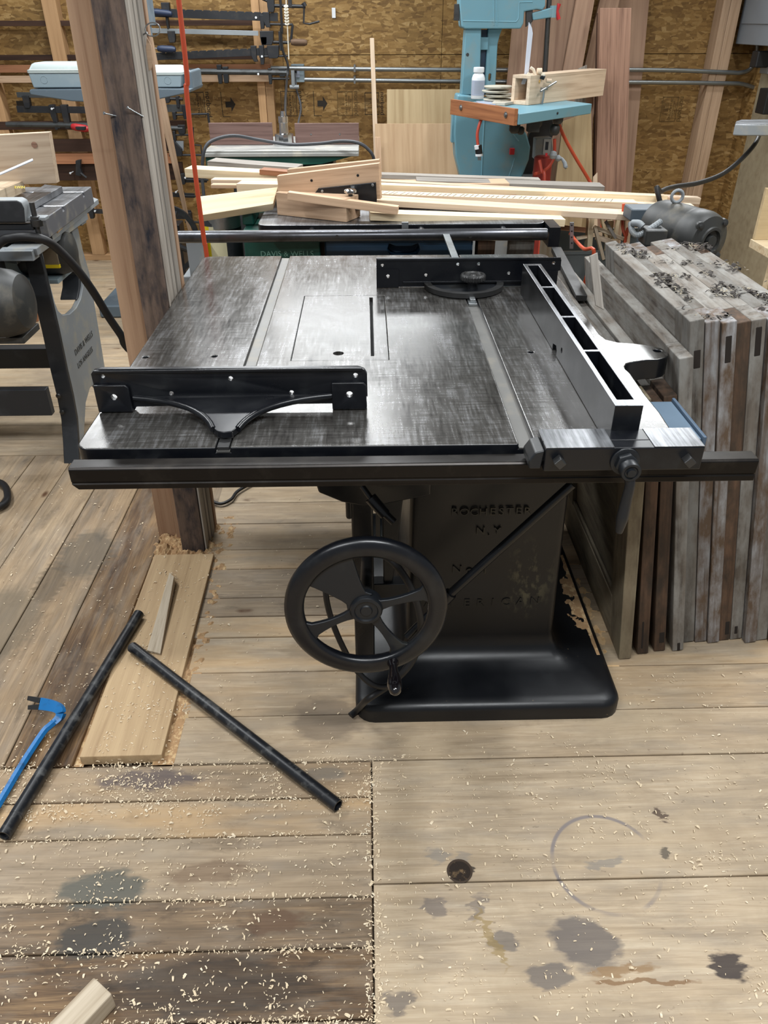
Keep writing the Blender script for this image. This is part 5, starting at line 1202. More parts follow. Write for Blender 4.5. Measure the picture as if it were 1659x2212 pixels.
# pressed ribs in the door
def ribline(pts, parent, r=.004, y=YB):
    m = MB(); m.tube([bp(px,py,y) for px,py in pts], r, 6); m.build('pressed_rib', M_blue, parent)
ribline([(1000,45),(1115,47),(1120,40),(1122,5),(1150,4)], uh); ribline([(1065,-60),(1067,55)], uh); ribline([(1072,-60),(1074,55)], uh)
m = MB(); p = bp(990,22); m.box(p.x-.02,p.x+.01,YB+.02,YB+.06,p.z-.05,p.z+.03); m.build('door_latch', M_steeld, bs, bevel=.002)
p = bp(996,36); m = MB(); m.box(p.x-.012,p.x+.012,YB+.03,YB+.06,p.z-.02,p.z+.02); m.build('hinge', M_boxgr, bs)
# column
a, b = bp(1006,60,YB+.03), bp(1040,60,YB+.03); a2, b2 = bp(997,205,YB+.03), bp(1036,205,YB+.03)
m = MB(); m.hexa([a,b,b2,a2],[v+V((0,.12,0)) for v in (a,b,b2,a2)]); m.build('column', M_blue, bs, bevel=.006)
q = bp(1010,118,YB+.028); m = MB(); m.lathe([(.009,0),(.008,.002),(.0001,.002)], basis(q,(1,0,0),z=(0,-1,0)), 14); m.build('column_bolt', M_steeld, bs)
c_ = [bp(1054,62,YB+.10), bp(1085,62,YB+.10), bp(1080,75,YB+.10), bp(1075,95,YB+.10), bp(1070,195,YB+.10), bp(1046,200,YB+.10)]
m = MB(); m.prism(c_, (0,.05,0)); web = m.build('column_web', M_blue, bs, bevel=.004)
cm = MB(); q = bp(1058,167,YB+.10); cm.prism([q+V((x,-.03,z)) for x,z in rrect(-.0085,.0085,-.020,.020,.008,4)], (0,.1,0)); cut(web, cm)
m = MB(); a = bp(1040,64,YB+.12); m.box(a.x,a.x+.05,YB+.12,YB+.15,bp(1040,205,YB+.12).z,a.z); m.build('column_back', M_blued, bs)
m = MB(); a = bp(1037,80,YB+.09); m.box(a.x,a.x+.05,YB+.08,YB+.10,bp(1037,108,YB+.09).z,a.z); m.build('column_lug', M_blue, bs, bevel=.004)
# guide arm, post and red knob
m = MB(); m.prism([bp(1150,28), bp(1192,16), bp(1199,18), bp(1199,36), bp(1190,38), bp(1152,44)], (0,.05,0)); m.build('guide_arm', M_blue, bs, bevel=.006)
m = MB(); m.cyl(bp(1196,12,YB+.02), bp(1194,38,YB+.02), .022); m.build('guide_clamp', M_blue, bs)
m = MB(); p0, p1 = bp(1195,-90,YB+.03), bp(1176,160,YB+.03); p1 = V((p0.x-.02,p0.y,p1.z)); m.cyl(bp(1190,-60,YB+.03), bp(1177,160,YB+.03), .0145); m.build('guide_post', M_steeld, bs)
m = MB(); q = bp(1203,24,YB+.01); m.cyl(q-V((.03,0,0)), q, .006); m.tube([bp(1208,8,YB+.01), q, bp(1207,42,YB+.01)], [.011,.009,.012], 10); m.build('red_knob', M_red, bs)
m = MB(); m.box(bp(1150,30).x-.008,bp(1150,30).x+.008,YB+.04,YB+.0415,1.12,bp(1150,30,YB).z); m.build('blade', M_steel, bs, smooth=0)
m = MB(); m.prism([bp(1137,22,YB+.02),bp(1151,22,YB+.02),bp(1151,46,YB+.02),bp(1137,58,YB+.02)], (0,.03,0)); m.build('blade_guard', M_steeld, bs)
# lower wheel housing
lw = [bp(988,204), bp(1012,206), bp(1060,215), bp(1090,235), bp(1118,262), bp(1138,290), bp(1146,318), bp(1143,345), bp(1130,378), bp(1105,420), bp(1015,430), bp(996,390), bp(984,340), bp(981,290), bp(983,240)]
m = MB(); m.prism(lw, (0,.16,0)); lh = m.build('lower_housing', M_blue, bs, bevel=.012, seg=3)
rim_ = [bp(1050,240), bp(1078,250), bp(1095,272), bp(1112,298)]
ribline([(1047,242),(1044,300),(1040,390)], lh, .006); ribline([(1055,243),(1080,252),(1098,274),(1120,305)], lh, .005); ribline([(1112,340),(1106,362),(1098,385)], lh, .004)
m = MB(); p = bp(1107,327,YB-.012); m.box(p.x-.017,p.x+.012,YB-.022,YB,p.z-.018,p.z+.018); m.build('red_latch', M_red, bs, bevel=.002)
m = MB(); p = bp(979,270); m.box(p.x-.006,p.x+.02,YB+.02,YB+.1,p.z-.1,p.z+.09); m.build('hinge_strip', M_blue, bs, bevel=.002)
# trunnion, frame, motor side
fr2 = [bp(1143,290,YB+.1), bp(1175,250,YB+.1), bp(1195,246,YB+.1), bp(1195,290,YB+.1), bp(1190,310,YB+.1), bp(1165,345,YB+.1), bp(1150,372,YB+.1), bp(1140,420,YB+.1), bp(1120,420,YB+.1)]
m = MB(); m.prism(fr2, (0,.06,0)); m.build('lower_frame', M_castbk, bs, bevel=.005)
m = MB(); m.box(.66,1.12,5.12,5.36,0,.66); m.build('stand', M_dwgrey, bs, bevel=.008)
m = MB()
for p, s in ((bp(1112,275,4.62),.03),(bp(1125,282,4.62),.02),(bp(1160,262,4.55),.03),(bp(1205,255,4.6),.03),(bp(1198,280,4.62),.028)): m.lathe([(s*.6,-s),(s,-s*.5),(s,s*.5),(s*.6,s)], Matrix.Translation(p), 14)
m.box(bp(1140,272,4.52).x, bp(1165,272,4.52).x, 4.50,4.56, bp(1140,285,4.52).z, bp(1140,262,4.52).z)
m.build('table_trunnion', M_motor, bs, bevel=.003)
m = MB(); m.prism([bp(1158,300,5.0), bp(1192,297,5.0), bp(1196,338,5.0), bp(1186,347,5.0), bp(1155,345,5.0)], (0,.09,0)); sw = m.build('switch_box', M_dwgrey, bs, bevel=.004)
m = MB(); p = bp(1181,320,4.998); m.box(p.x-.022,p.x+.022,4.992,4.999,p.z-.055,p.z+.05); m.build('switch_plate', M_steel, sw)
m = MB(); p = bp(1181,315,4.571); m.box(p.x-.008,p.x+.008,4.566,4.573,p.z-.02,p.z+.02); m.build('toggle', M_black, sw); m = MB(); p = bp(1180,334,4.571); m.box(p.x-.006,p.x+.006,4.566,4.573,p.z-.008,p.z+.008); m.build('switch_button', M_red, sw)
m = MB(); m.lathe([(.0001,-.022),(.016,-.016),(.022,0),(.016,.016),(.0001,.022)], Matrix.Translation(bp(1195,335,4.52)), 16); m.lathe([(.0001,-.018),(.014,-.01),(.018,0),(.014,.01),(.0001,.018)], Matrix.Translation(bp(1206,342,4.52)), 16); m.tube([bp(1196,336,4.52), bp(1214,343,4.52), bp(1220,352,4.5), bp(1222,361,4.49)], [.008,.008,.011,.012], 10); m.lathe([(.0001,-.012),(.0125,0),(.0001,.012)], Matrix.Translation(bp(1222,361,4.49)), 12); m.build('tension_crank', M_dwgrey, bs)
# table (turned on its corner)
ZB = 1.105
c0 = AZ(1122,246,ZB); lft = AZ(983,224,ZB); rgt = AZ(1279,224,ZB)
ex, ey = (rgt-c0), (lft-c0)
m = MB(); q4 = [c0, rgt, rgt+ey, lft]; m.hexa([p-V((0,0,.05)) for p in q4], q4); m.build('table', M_blue, bs, bevel=.004)
# wooden rail bolted on the left edge
a, b = AZ(981,217,ZB+.02), AZ(1114,240,ZB+.02)
en = (b-a).normalized(); off = V((en.y,-en.x,0))*.024
o = beam('wooden_rail', lft+off+V((0,0,.022))-en*.01, c0+off+V((0,0,.022))-en*.008, .075, .022, M_oak, parent=bs)
for t in (.17,.87):
    q = lft+off+(c0-lft)*t+V((0,0,-.01)); n = V((en.y,-en.x,0)).normalized()
    m = MB(); m.lathe([(.014,0),(.014,.003),(.008,.003),(.008,.008),(.0001,.009)], basis(q,en,z=n), 16); m.build('rail_bolt', M_steel, bs)
m = MB(); ex_n = ex.normalized(); n2 = V((ex_n.y,-ex_n.x,0))
q = c0+ex*.5+V((0,0,-.022)); m.lathe([(.006,0),(.006,.004),(.0001,.004)], basis(q,ex_n,z=n2), 10); m.build('edge_bolt', M_steeld, bs)
# things on the bandsaw table
def onb(px, py): return AZ(px, py, ZB)
bt = thing('bottle', 'white plastic bottle with a white cap standing on the bandsaw table', 'bottle', onb(1031,213))
P = onb(1031,213); T_ = Matrix.Translation(P); s = (P-CAM).dot(FWD)/F_PX; r = 14*s
m = MB(); m.lathe([(r*.95,0),(r,.004),(r,.105),(r*.85,.122),(r*.62,.130),(r*.62,.136)], T_, 24); m.build('bottle_body', M_white, bt)
m = MB(); m.lathe([(r*.80,.135),(r*.82,.138),(r*.82,.158),(r*.75,.161),(.0001,.161)], T_, 24); m.build('cap', M_white, bt)
m = MB(); m.rings([[P+V((rr*math.sin(a),-rr*math.cos(a),z)) for rr,z in ((r*1.012,.018),(r*1.012,.095),(r*.99,.095),(r*.99,.018))] for a in [math.radians(d) for d in range(-80,81,10)]]); m.build('label', M_label, bt)
for i in range(3):
    m = MB(); 
    for k in range(3): m.rings([[P+V((rr*math.sin(a),-rr*math.cos(a),z)) for rr,z in ((r*1.02,.03+.007*(i*3+k)),(r*1.02,.0315+.007*(i*3+k)),(r*1.0,.0315+.007*(i*3+k)),(r*1.0,.03+.007*(i*3+k)))] for a in [math.radians(d) for d in range(-40,41,10)]])
    m.build('label_text', M_dwgrey, bt, smooth=0)
dq = onb(1074,222)
dlabels = ['lowest pale sanding disc in the stack beside the white bottle', 'second pale disc up in the stack beside the white bottle', 'third pale disc up in the stack beside the white bottle', 'topmost pale disc in the stack beside the white bottle']
proto = None
for k in range(4):
    if proto is None:
        m = MB(); m.lathe([(.012,.0),(.07,.004),(.078,.012),(.076,.016),(.03,.014),(.012,.017)], Matrix.Identity(4), 28); proto = m.build('disc', paint('disc_grey','#b5b0a0',.6,dirt='#5f5a50',amt=.4)); o = proto
    else:
        o = proto.copy(); C.objects.link(o)
    o.matrix_basis = Matrix.Translation(dq+V((.012*math.sin(k*2.1), .01, .004+.021*k))); tag(o, dlabels[k], 'disc', 'discs stacked on the bandsaw table')
# wooden box beam
bx0 = AZ(1141,228,ZB+.0); u = ex.normalized(); w_ = ey.normalized(); 
H_ = .125; Wd = .115; Lb = (AZ(1298,206,ZB+.01)-bx0).dot(u)+.10
M = basis(bx0+V((0,0,.001))+w_*0.0, u, z=(0,0,1))
tb_ = thing('wooden_box_beam', 'hollow reddish wooden box beam lying along the bandsaw table', 'wooden box', bx0)
th = .02
def bb(name, y0, y1, z0, z1): 
    m = MB(); m.box(0, Lb, y0, y1, z0, z1); return m.build(name, M_pink, tb_, M=M, bevel=.0015, smooth=0)
bb('side_board', 0, th, 0, H_); bb('side_board', Wd-th, Wd, 0, H_); bb('top_board', 0, Wd, H_, H_+.016); bb('bottom_board', th, Wd-th, 0, th)
cl_ = thing('small_clamp', 'small steel screw with cross bar on the side of the wooden box beam', 'screw', bx0)
q = M @ V((.11,-.002,.075)); m = MB(); n3 = -(M.to_3x3() @ V((0,1,0))).normalized()
m.cyl(q, q+n3*.04, .006); m.cyl(q+n3*.03-u*.05+V((0,0,-.01)), q+n3*.035+u*.09+V((0,0,.028)), .0055); m.tube([q+n3*.02, q+n3*.02+V((0,0,-.04)), q+n3*.015+V((-.005,0,-.10))], .006, 8); m.build('screw_and_bar', M_steel, cl_)
wd = onb(1090,232); m = MB(); pl = [onb(1062,228), onb(1082,212), onb(1100,206), onb(1132,214), onb(1128,222), onb(1090,229)]
m.prism([p+V((0,0,.002)) for p in pl], (0,0,.012)); o = m.build('flat_offcut', paint('offcut_grey','#bdb6a8',.7)); tag(o, 'pale angular flat piece lying in front of the wooden box beam opening', 'offcut')
m = MB(); pl = [onb(1028,222), onb(1066,222), onb(1070,229), onb(1036,229)]; m.prism([p+V((0,0,.001)) for p in pl], (0,0,.008)); o = m.build('flat_piece', M_label); tag(o, 'small flat grey piece on the bandsaw table in front of the bottle', 'plate')
# white curved strip and small white and brass fittings behind the beam
p_ = [AY(1143,48,4.78), AY(1149,60,4.78), AY(1151,72,4.78), AY(1141,165,4.78), AY(1134,182,4.78), AY(1124,182,4.78), AY(1133,165,4.78)]
m = MB(); m.prism(p_, (0,.012,0)); o = m.build('white_strip', M_seg); tag(o, 'tall white curved strip standing upright on the bandsaw table', 'strip')
jt = thing('jumble_of_fittings', 'small heap of white and brass fittings on the wooden box beam', 'fittings', AY(1160,170,4.75))
def fit(nm, mat, pts, r):
    m = MB(); m.tube([AY(px,py,4.74) for px,py in pts], r, 10); m.build(nm, mat, jt)
M_cream = paint('cream','#d9cfbb',.5); 
fit('curled_strip', M_cream, [(1139,160),(1150,166),(1160,173)], .011); fit('loop', M_cream, [(1146,146),(1152,150),(1156,160),(1162,168)], .008); fit('pink_cap', M_pink, [(1160,154),(1170,154)], .016); fit('black_stub', M_black, [(1168,164),(1176,168)], .013); fit('cap', M_cream, [(1168,162),(1176,162)], .012); fit('pink_disc', M_pink, [(1180,174),(1191,175)], .010); fit('brass_stub', M_brass, [(1142,166),(1146,178)], .012); fit('brass_stub', M_brass, [(1152,172),(1166,177)], .010)
# cords
t = thing('plug_lead', 'short red cord with a black and white plug hanging in front of the bandsaw', 'power cord', AY(1034,320,4.5))
m = MB(); m.tube(smooth_path([AY(1045,243,4.56), AY(1037,265,4.54), AY(1031,290,4.53), AY(1033,316,4.52)], 5), .008, 8); m.build('cord', M_redc, t)
q = AY(1034,318,4.52); m = MB(); m.cyl(AY(1033,314,4.52), AY(1035,333,4.52), .019); m.build('plug', M_cable, t); m = MB(); m.cyl(AY(1030,314,4.513), AY(1031,322,4.513), .014); m.cyl(AY(1035,332,4.52), AY(1035,337,4.52), .02); m.build('plug_end', M_white, t); m = MB(); m.cyl(AY(1033,337,4.52), AY(1034,346,4.52), .004); m.cyl(AY(1037,337,4.52), AY(1038,346,4.52), .004); m.build('prong', M_steel, t)
m = MB(); m.tube(smooth_path([AY(1202,252,4.9), AY(1216,290,4.9), AY(1240,335,4.9), AY(1264,375,4.9), AY(1275,394,4.9), AY(1300,440,4.8), V((AY(1310,470,4.7).x,4.7,.3)), V((AY(1315,480,4.6).x,4.4,.02))], 5), .0095, 8); o = m.build('orange_cable', M_orange); tag(o, 'long orange cord slanting down to the right of the bandsaw', 'cord')
m = MB(); m.tube(smooth_path([AY(1165,346,4.6), AY(1170,370,4.58), AY(1176,392,4.56), V((AY(1180,420,4.5).x,4.5,.3)), V((AY(1180,420,4.5).x,4.4,.02))], 5), .009, 8); m.tube(smooth_path([AY(1198,300,4.66), AY(1196,340,4.66), AY(1180,365,4.64), AY(1155,376,4.60)], 5), .009, 8); o = m.build('red_cable', M_redc); tag(o, 'red cord looping below the bandsaw switch box', 'power cord')
rb = thing('red_can', 'dark red metal can standing behind the bandsaw cords', 'can', AY(1182,390,4.6))
a, b = AY(1163,347,4.7), AY(1203,347,4.7)
m = MB(); m.lathe([((b.x-a.x)/2,0),((b.x-a.x)/2,a.z),((b.x-a.x)/2-.01,a.z+.008),(.02,a.z+.01)], Matrix.Translation(V(((a.x+b.x)/2,4.82,0))), 28); m.build('can_body', M_redd, rb)
# ------------------------------------------------------------------ old doors stored on edge, right of the saw
M_holedk = paint('mortise_dark', '#221b16', .9)
def door(label, xb, y0, y1, H, tan_, th, m_front, m_face, m_top, panels=True, mort=None):
    a = math.atan(tan_); ez = V((-math.sin(a),0,math.cos(a))); ex = V((0,1,0)); t_ = V((math.cos(a),0,math.sin(a)))
    t = thing('old_door', label, 'door', (xb, y0, 0), 'old doors stored on edge beside the saw')
    L = y1-y0
    # wood axes: front stile runs upright
    def piece(name, l0, l1, h0, h1, d0, d1, mat, upright=False):
        if upright: M = Matrix((ez, ex, ez.cross(ex))).transposed().to_4x4(); M.translation = V((xb,y0,0))
        else: M = Matrix((ex, ez, ex.cross(ez))).transposed().to_4x4(); M.translation = V((xb,y0,0))
        n = M.to_3x3() @ V((0,0,1)); s = 1 if n.dot(t_) > 0 else -1
        m = MB(); zz0, zz1 = sorted((s*d0, s*d1))
        if upright: m.box(h0, h1, l0, l1, zz0, zz1)
        else: m.box(l0, l1, h0, h1, zz0, zz1)
        return m.build(name, mat, t, M=M, bevel=.0022, smooth=0)
    piece('stile', 0, .095, 0, H, 0, th, m_front, True); piece('stile', L-.095, L, 0, H, 0, th, m_front, True)
    piece('rail', .095, L-.095, H-.10, H, 0, th, m_top); piece('rail', .095, L-.095, 0, .15, 0, th, m_face)
    if panels:
        mid = L*.5; piece('rail', mid-.04, mid+.04, .15, H-.10, 0, th, m_face, True)
        piece('panel', .095, mid-.04, .15, H-.10, th*.35, th*.65, m_face); piece('panel', mid+.04, L-.095, .15, H-.10, th*.35, th*.65, m_face)
        piece('moulding', .095, mid-.04, .15, .168, th*.05, th*.3, m_face); piece('moulding', .095, .112, .168, H-.10, th*.05, th*.3, m_face, True)
    else:
        piece('panel', .095, L-.095, .15, H-.10, th*.25, th*.75, m_face)
    if mort:
        for h0, h1, d0, d1 in mort:
            piece('mortise', -.0008, .004, h0, h1, th*d0, th*d1, M_holedk, True)
    return t
A1 = door('olive grey panelled door on edge, nearest the saw pedestal', .685, 1.556, 2.78, .79, .115, .034, M_oldy, M_oldy, M_oldg)
B1 = door('dark brown door, second from the saw pedestal, with a slotted broken foot', .742, 1.575, 2.78, .775, .140, .031, M_oldb, M_oldb, M_oldg, mort=[(.02,.12,.3,.5)])
C1 = door('reddish brown door with a rotted bottom corner, third from the saw pedestal', .793, 1.585, 2.70, .79, .161, .031, M_oldb, M_oldb, M_oldg, mort=[(.03,.07,.4,.9)])
D1 = door('grey brown door of middle height, just right of the saw table ear', .845, 1.585, 2.45, .885, .185, .031, M_oldg, M_oldg, M_oldg, mort=[(.0,.03,.4,.7)])
names = ['narrow grey topped door, first of the taller stack beside the middle height door', 'chalky white edged door, second in the taller stack', 'white and tan edged door with a dark mortise near its top, third in the taller stack', 'dark brown door with a whitish rear half, fourth in the taller stack', 'grey door with a dark mortise, fifth in the taller stack', 'white streaked door, sixth in the taller stack, near the right border', 'weathered door seventh in the taller stack, cut by the right border', 'farthest door of the taller stack, seen only from above']
mats = [(M_oldg,M_oldg),(M_oldw,M_oldg),(M_oldw,M_oldg),(M_oldb,M_oldg),(M_oldg,M_oldg),(M_oldw,M_oldg),(M_oldg,M_oldg),(M_oldb,M_oldg)]
rng = random.Random(11)
for k in range(8):
    door(names[k], .886+.0352*k, 1.62+rng.uniform(-.008,.008)+(.015 if k in (4,) else 0), 2.32+rng.uniform(-.03,.03), .955+rng.uniform(-.006,.006), .193, .0325, mats[k][0], mats[k][1], M_oldg, panels=False, mort=[[(.845,.89,.3,.8)],[],[(.86,.925,.25,.7)],[(.02,.07,.5,.9)],[(.87,.94,.3,.75),(.02,.05,.3,.6)],[(.86,.93,.2,.6)],[],[]][k])
# dust, bark and shavings lying on top of the doors
def flakes(n, place, mat, name, label, seed=1, s0=.003, s1=.012):
    rng = random.Random(seed); m = MB()
    for i in range(n):
        p = place(rng)
        if p is None: continue
        L = rng.uniform(s0, s1); W = L*rng.uniform(.15,.5); a = rng.uniform(0, 2*PI); t = rng.uniform(-.5,.5)
        M = Matrix.Translation(p) @ Matrix.Rotation(a,4,'Z') @ Matrix.Rotation(t,4,'Y')
        c = L*rng.uniform(.05,.3)
        b = m.verts([M @ V(q) for q in ((-L/2,-W/2,0),(-L/2,W/2,0),(0,-W/2*1.1,c),(0,W/2*1.1,c),(L/2,-W/2*.7,c*.2),(L/2,W/2*.7,c*.2))])
        m.f += [(b,b+2,b+3,b+1),(b+2,b+4,b+5,b+3)]
    o = m.build(name, mat, smooth=0); o['kind'] = 'stuff'; o['label'] = label; o['category'] = name.replace('_',' '); return o
def on_doors(rng):
    k = rng.uniform(0, 8); y = rng.uniform(1.63, 2.3)
    h = .957; x = .886+.0352*k - .193*h*.98 + .012
    if noise.noise(V((x*9, y*9, 0))) < -.05+.25*rng.random(): return None
    return V((x, y, h*.982+.002+.0352*0+.006*rng.random()))
M_bark = paint('bark','#2b2521',.9)
flakes(2000, on_doors, M_bark, 'bark_debris', 'dark bark and splinters strewn over the tops of the stacked doors', 4, .004, .022)
flakes(1500, on_doors, M_dust, 'dust_flakes', 'grey dusty flakes lying on the tops of the stacked doors', 6, .003, .012)
# thin squared stick and grey plank end beside them
o = slab('stick', AY(1274,553,2.02), AY(1291,545,2.02), AY(1287,660,1.98), AY(1305,670,1.98), .012, M_grey); tag(o, 'short squared grey stick standing upright between the doors', 'stick')
o = beam('handled_plank', V((.628,2.28,.80)), V((.660,2.80,.815)), .018, .034, M_steeld, back=-1); tag(o, 'long grey strip with a slot lying on the low doors', 'strip')
# ------------------------------------------------------------------ scrap bin with offcuts
bn = thing('scrap_bin', 'galvanised sheet metal bin full of offcuts behind the doors', 'bin', (.98, 3.35, 0))
m = MB()
def boxring(i, z): return [V((x,y,z)) for x,y in ((.78+i,3.15+i),(1.25-i,3.15+i),(1.25-i,3.55-i),(.78+i,3.55-i))]
m.rings([boxring(.02,0), boxring(0,.70), boxring(-.004,.70), boxring(-.004,.712), boxring(.008,.712), boxring(.008,.30)]); m.build('bin_body', M_bin, bn, smooth=0)
lab = ['orange brown flat offcut hanging out at the left of the scrap bin', 'upright pale offcut, second from the left in the scrap bin', 'slanting offcut strip crossing the middle of the scrap bin', 'narrow pale offcut leaning left in the scrap bin', 'broad fir offcut at the right side of the scrap bin', 'thin grey offcut in front in the scrap bin', 'tall reddish offcut at the right end of the scrap bin', 'pale sliver leaning between the larger offcuts of the scrap bin', 'short light offcut low in the scrap bin', 'offcut with a square end behind the others in the scrap bin', 'pale offcut crossing low from the left in the scrap bin', 'light slanting offcut just left of the reddish one in the scrap bin']
spec = [((1186,489),(1262,497),.05,.02,M_rail,.0),((1276,468),(1268,560),.05,.02,M_pine,.02),((1282,490),(1345,516),.025,.014,M_pine2,-.03),((1285,490),(1303,560),.02,.012,M_pine2,-.05),((1342,448),(1328,560),.035,.02,M_fir,.05),((1308,478),(1330,515),.008,.012,M_grey,-.07),((1358,446),(1350,560),.035,.02,M_fir,.09),((1300,470),(1318,560),.02,.012,M_pine,.03),((1288,512),(1330,526),.02,.02,M_pink,.0),((1318,476),(1310,560),.04,.02,M_pine,.08),((1244,515),(1300,505),.02,.014,M_pine2,.02),((1336,470),(1318,560),.02,.014,M_pine,.02)]
for l, (p0, p1, h, w, mt, dy) in zip(lab, spec):
    y = 3.20+dy
    o = bar('offcut', AY(*p0,y), AY(*p1,y), h, w, mt, up=(0,-1,.2), bevel=.001); tag(o, l, 'offcut', 'offcuts in the scrap bin')
o = slab('perforated_strap', AY(1231,480,2.96), AY(1240,480,2.96), AY(1230,538,2.96), AY(1239,538,2.96), .003, M_steel); tag(o, 'perforated metal strap hanging from the front board over the scrap bin', 'metal strap')
m = MB()
for t in (.12,.34,.56,.78):
    q = AY(1235.3,480+58*t,2.957); m.lathe([(.003,0),(.003,.0005),(.0001,.0005)], basis(q,(1,0,0),z=(0,-1,0)), 10)
m.build('strap_hole', M_black, o)
m = MB(); m.tube(smooth_path([AY(1347,440,3.12), AY(1345,490,3.12), AY(1352,512,3.1), V((1.02,3.1,.75)), V((1.02,3.09,.02))],5), .006, 8); o = m.build('orange_cable', M_orange); tag(o, 'orange cord hanging at the right side of the scrap bin', 'cord'); m = MB()
m.tube(smooth_path([AY(1232,505,3.05), AY(1245,522,2.95), AY(1262,538,2.80), AY(1283,547,2.74), V((.80,2.84,.6)), V((.80,2.90,.02))],5), .0065, 8); o = m.build('orange_cable', M_orange); tag(o, 'orange cord dropping behind the doors near the scrap bin', 'cord')

# ------------------------------------------------------------------ big motor on its machine
mm = thing('motor_machine', 'large dusty black electric motor on a slate grey base behind the stacked doors', 'motor', (1.1, 2.85, 0))
ec = AY(1529,520,2.70); axm = V((-.1,-.98,-.02)).normalized()
MM = basis(ec, V((1,.47,0)), z=axm); r = .090
m = MB(); m.lathe([(r*.5,-.26),(r*.92,-.25),(r,-.23),(r*1.02,-.2),(r*1.02,-.09),(r*1.0,-.085),(r*1.0,-.075),(r*1.03,-.07),(r*1.03,-.03),(r*.98,-.01),(r*.9,.004),(r*.55,.012),(r*.52,.018),(r*.42,.018),(r*.40,.004),(.02,.0),(.02,.02),(.0001,.02)], MM, 40); m.build('motor_body', M_motor, mm)
for k in range(4):
    a = PI/4+k*PI/2; q = MM @ V((r*.86*math.cos(a), r*.86*math.sin(a), .0)); m = MB(); m.lathe([(.014,-.01),(.014,.008),(.006,.010),(.006,.016),(.0001,.017)], basis(q,(1,0,0),z=axm), 14); m.build('end_lug', M_motor, mm)
q = AY(1463,424,2.85); m = MB(); m.tube([q+V((.02*math.cos(a),0,.02*math.sin(a))) for a in [2*PI*k/16 for k in range(16)]], .006, 8, closed=True); m.build('lifting_eye', M_dwgrey, mm)
q = AY(1417,512,2.68); m = MB(); m.box(q.x-.035,q.x+.04,2.68,2.76,q.z-.03,q.z+.022); m.build('terminal_box', M_motor, mm, bevel=.006)
def rib_tube(pts, r, name, parent, mat):
    P = smooth_path(pts, 12); rr = [r*(1.0 if i % 2 else .82) for i in range(len(P))]; m = MB(); m.tube(P, rr, 10); return m.build(name, mat, parent, smooth=20)
rib_tube([AY(1428,478,2.74), AY(1400,497,2.72), AY(1378,508,2.72), AY(1366,500,2.74), AY(1363,482,2.78)], .011, 'flexible_conduit', mm, M_dwgrey)
m = MB(); m.tube(smooth_path([AY(1366,482,2.75), AY(1380,483,2.73), AY(1388,490,2.72)],6), .012, 10); m.build('conduit_elbow', M_dwgrey, mm)
a, b = AY(1365,452,2.95), AY(1452,478,2.95)
m = MB(); m.box(a.x,b.x,2.95,3.05,b.z,a.z); m.box(a.x, 1.24, 2.60, 3.05, 0, ec.z-r-.03); m.box(a.x+.05,b.x,2.9,3.0,ec.z-r-.02,b.z+.01); m.build('machine_base', paint('base_slate','#454f57',.5), mm, bevel=.006)
q = AY(1407,468,2.949); m = MB(); m.lathe([(.007,0),(.007,.003),(.0001,.003)], basis(q,(1,0,0),z=(0,-1,0)), 12); m.build('bolt', M_steeld, mm)
m = MB(); q = MM @ V((0,0,-.18)); m.box(q.x-.06,q.x+.06,q.y-.1,q.y+.1,ec.z-r-.014,ec.z-r+.012); m.build('motor_foot', M_motor, mm, bevel=.003)
# drill press table and its cable
dp = thing('iron_table', 'pale grey cast iron machine table jutting in from the right border', 'machine table', (1.95, 4.1, 0))
zt = 1.115
pl = [AZ(1588,268,zt), AZ(1590,261,zt), AZ(1600,258,zt), AZ(1780,256,zt), AZ(1780,268,zt), AZ(1660,269,zt), AZ(1612,269,zt)]
m = MB(); m.prism([p-V((0,0,.045)) for p in pl], (0,0,.045)); t_ = m.build('table', [M_ground, M_dwgrey], dp, bevel=.006); by_normal(t_, lambda n,c: 0 if n.z>.7 else 1)
q = AZ(1740,748,0); q.y = AZ(1700,262,zt).y; m = MB(); m.cyl((q.x,q.y,.04),(q.x,q.y,1.9),.05,n=20); m.build('column', M_dwgrey, dp); m = MB(); m.box(q.x-.08,q.x+.2,q.y-.2,q.y+.2,0,.05); m.build('foot', M_dwgrey, dp, bevel=.01)
m = MB(); m.box(AZ(1700,262,zt).x,q.x+.02,q.y-.04,q.y+.04,zt-.10,zt-.046); m.build('table_bracket', M_dwgrey, dp, bevel=.004)
m = MB(); m.tube(smooth_path([AY(1642,286,3.9), AY(1630,312,3.8), AY(1600,345,3.7), AY(1560,376,3.6), AY(1510,395,3.5), AY(1455,404,3.4), AY(1428,414,3.3), AY(1424,430,3.25), V((1.42,3.25,.4)), V((1.45,3.25,.02))],6), .010, 10); o = m.build('black_cable', M_cable); tag(o, 'thick black cable curving from under the iron table down behind the motor', 'cable')
# electrical panel, outlet and plug on the right wall
pn = thing('electrical_panel', 'grey electrical panel box at the top right corner', 'electrical panel', (2.55, 5.55, 1.3))
xf = 2.44
a, b = AX(1588,95,xf), AX(1700,100,xf)
m = MB(); m.box(xf, 2.598, min(b.y,5.2), a.y, a.z, a.z+.6); m.build('panel_box', M_panelg, pn, bevel=.004)
m = MB(); q = AX(1645,52,xf); m.box(xf-.006, xf, 5.3, AX(1603,52,xf).y, q.z, q.z+.4); m.build('panel_door', M_panelg, pn, bevel=.002)
ou = thing('wall_outlet', 'black plug in a grey outlet box on the right wall under the panel', 'outlet', AX(1645,130,2.55))
q = AX(1645,130,2.5); m = MB(); m.box(2.53,2.598,q.y-.06,q.y+.06,q.z-.075,q.z+.05); m.build('outlet_box', M_steel, ou, bevel=.004)
m = MB(); m.box(2.45,2.53,q.y-.045,q.y+.05,q.z-.04,q.z+.05); m.build('plug', M_cable, ou, bevel=.008)
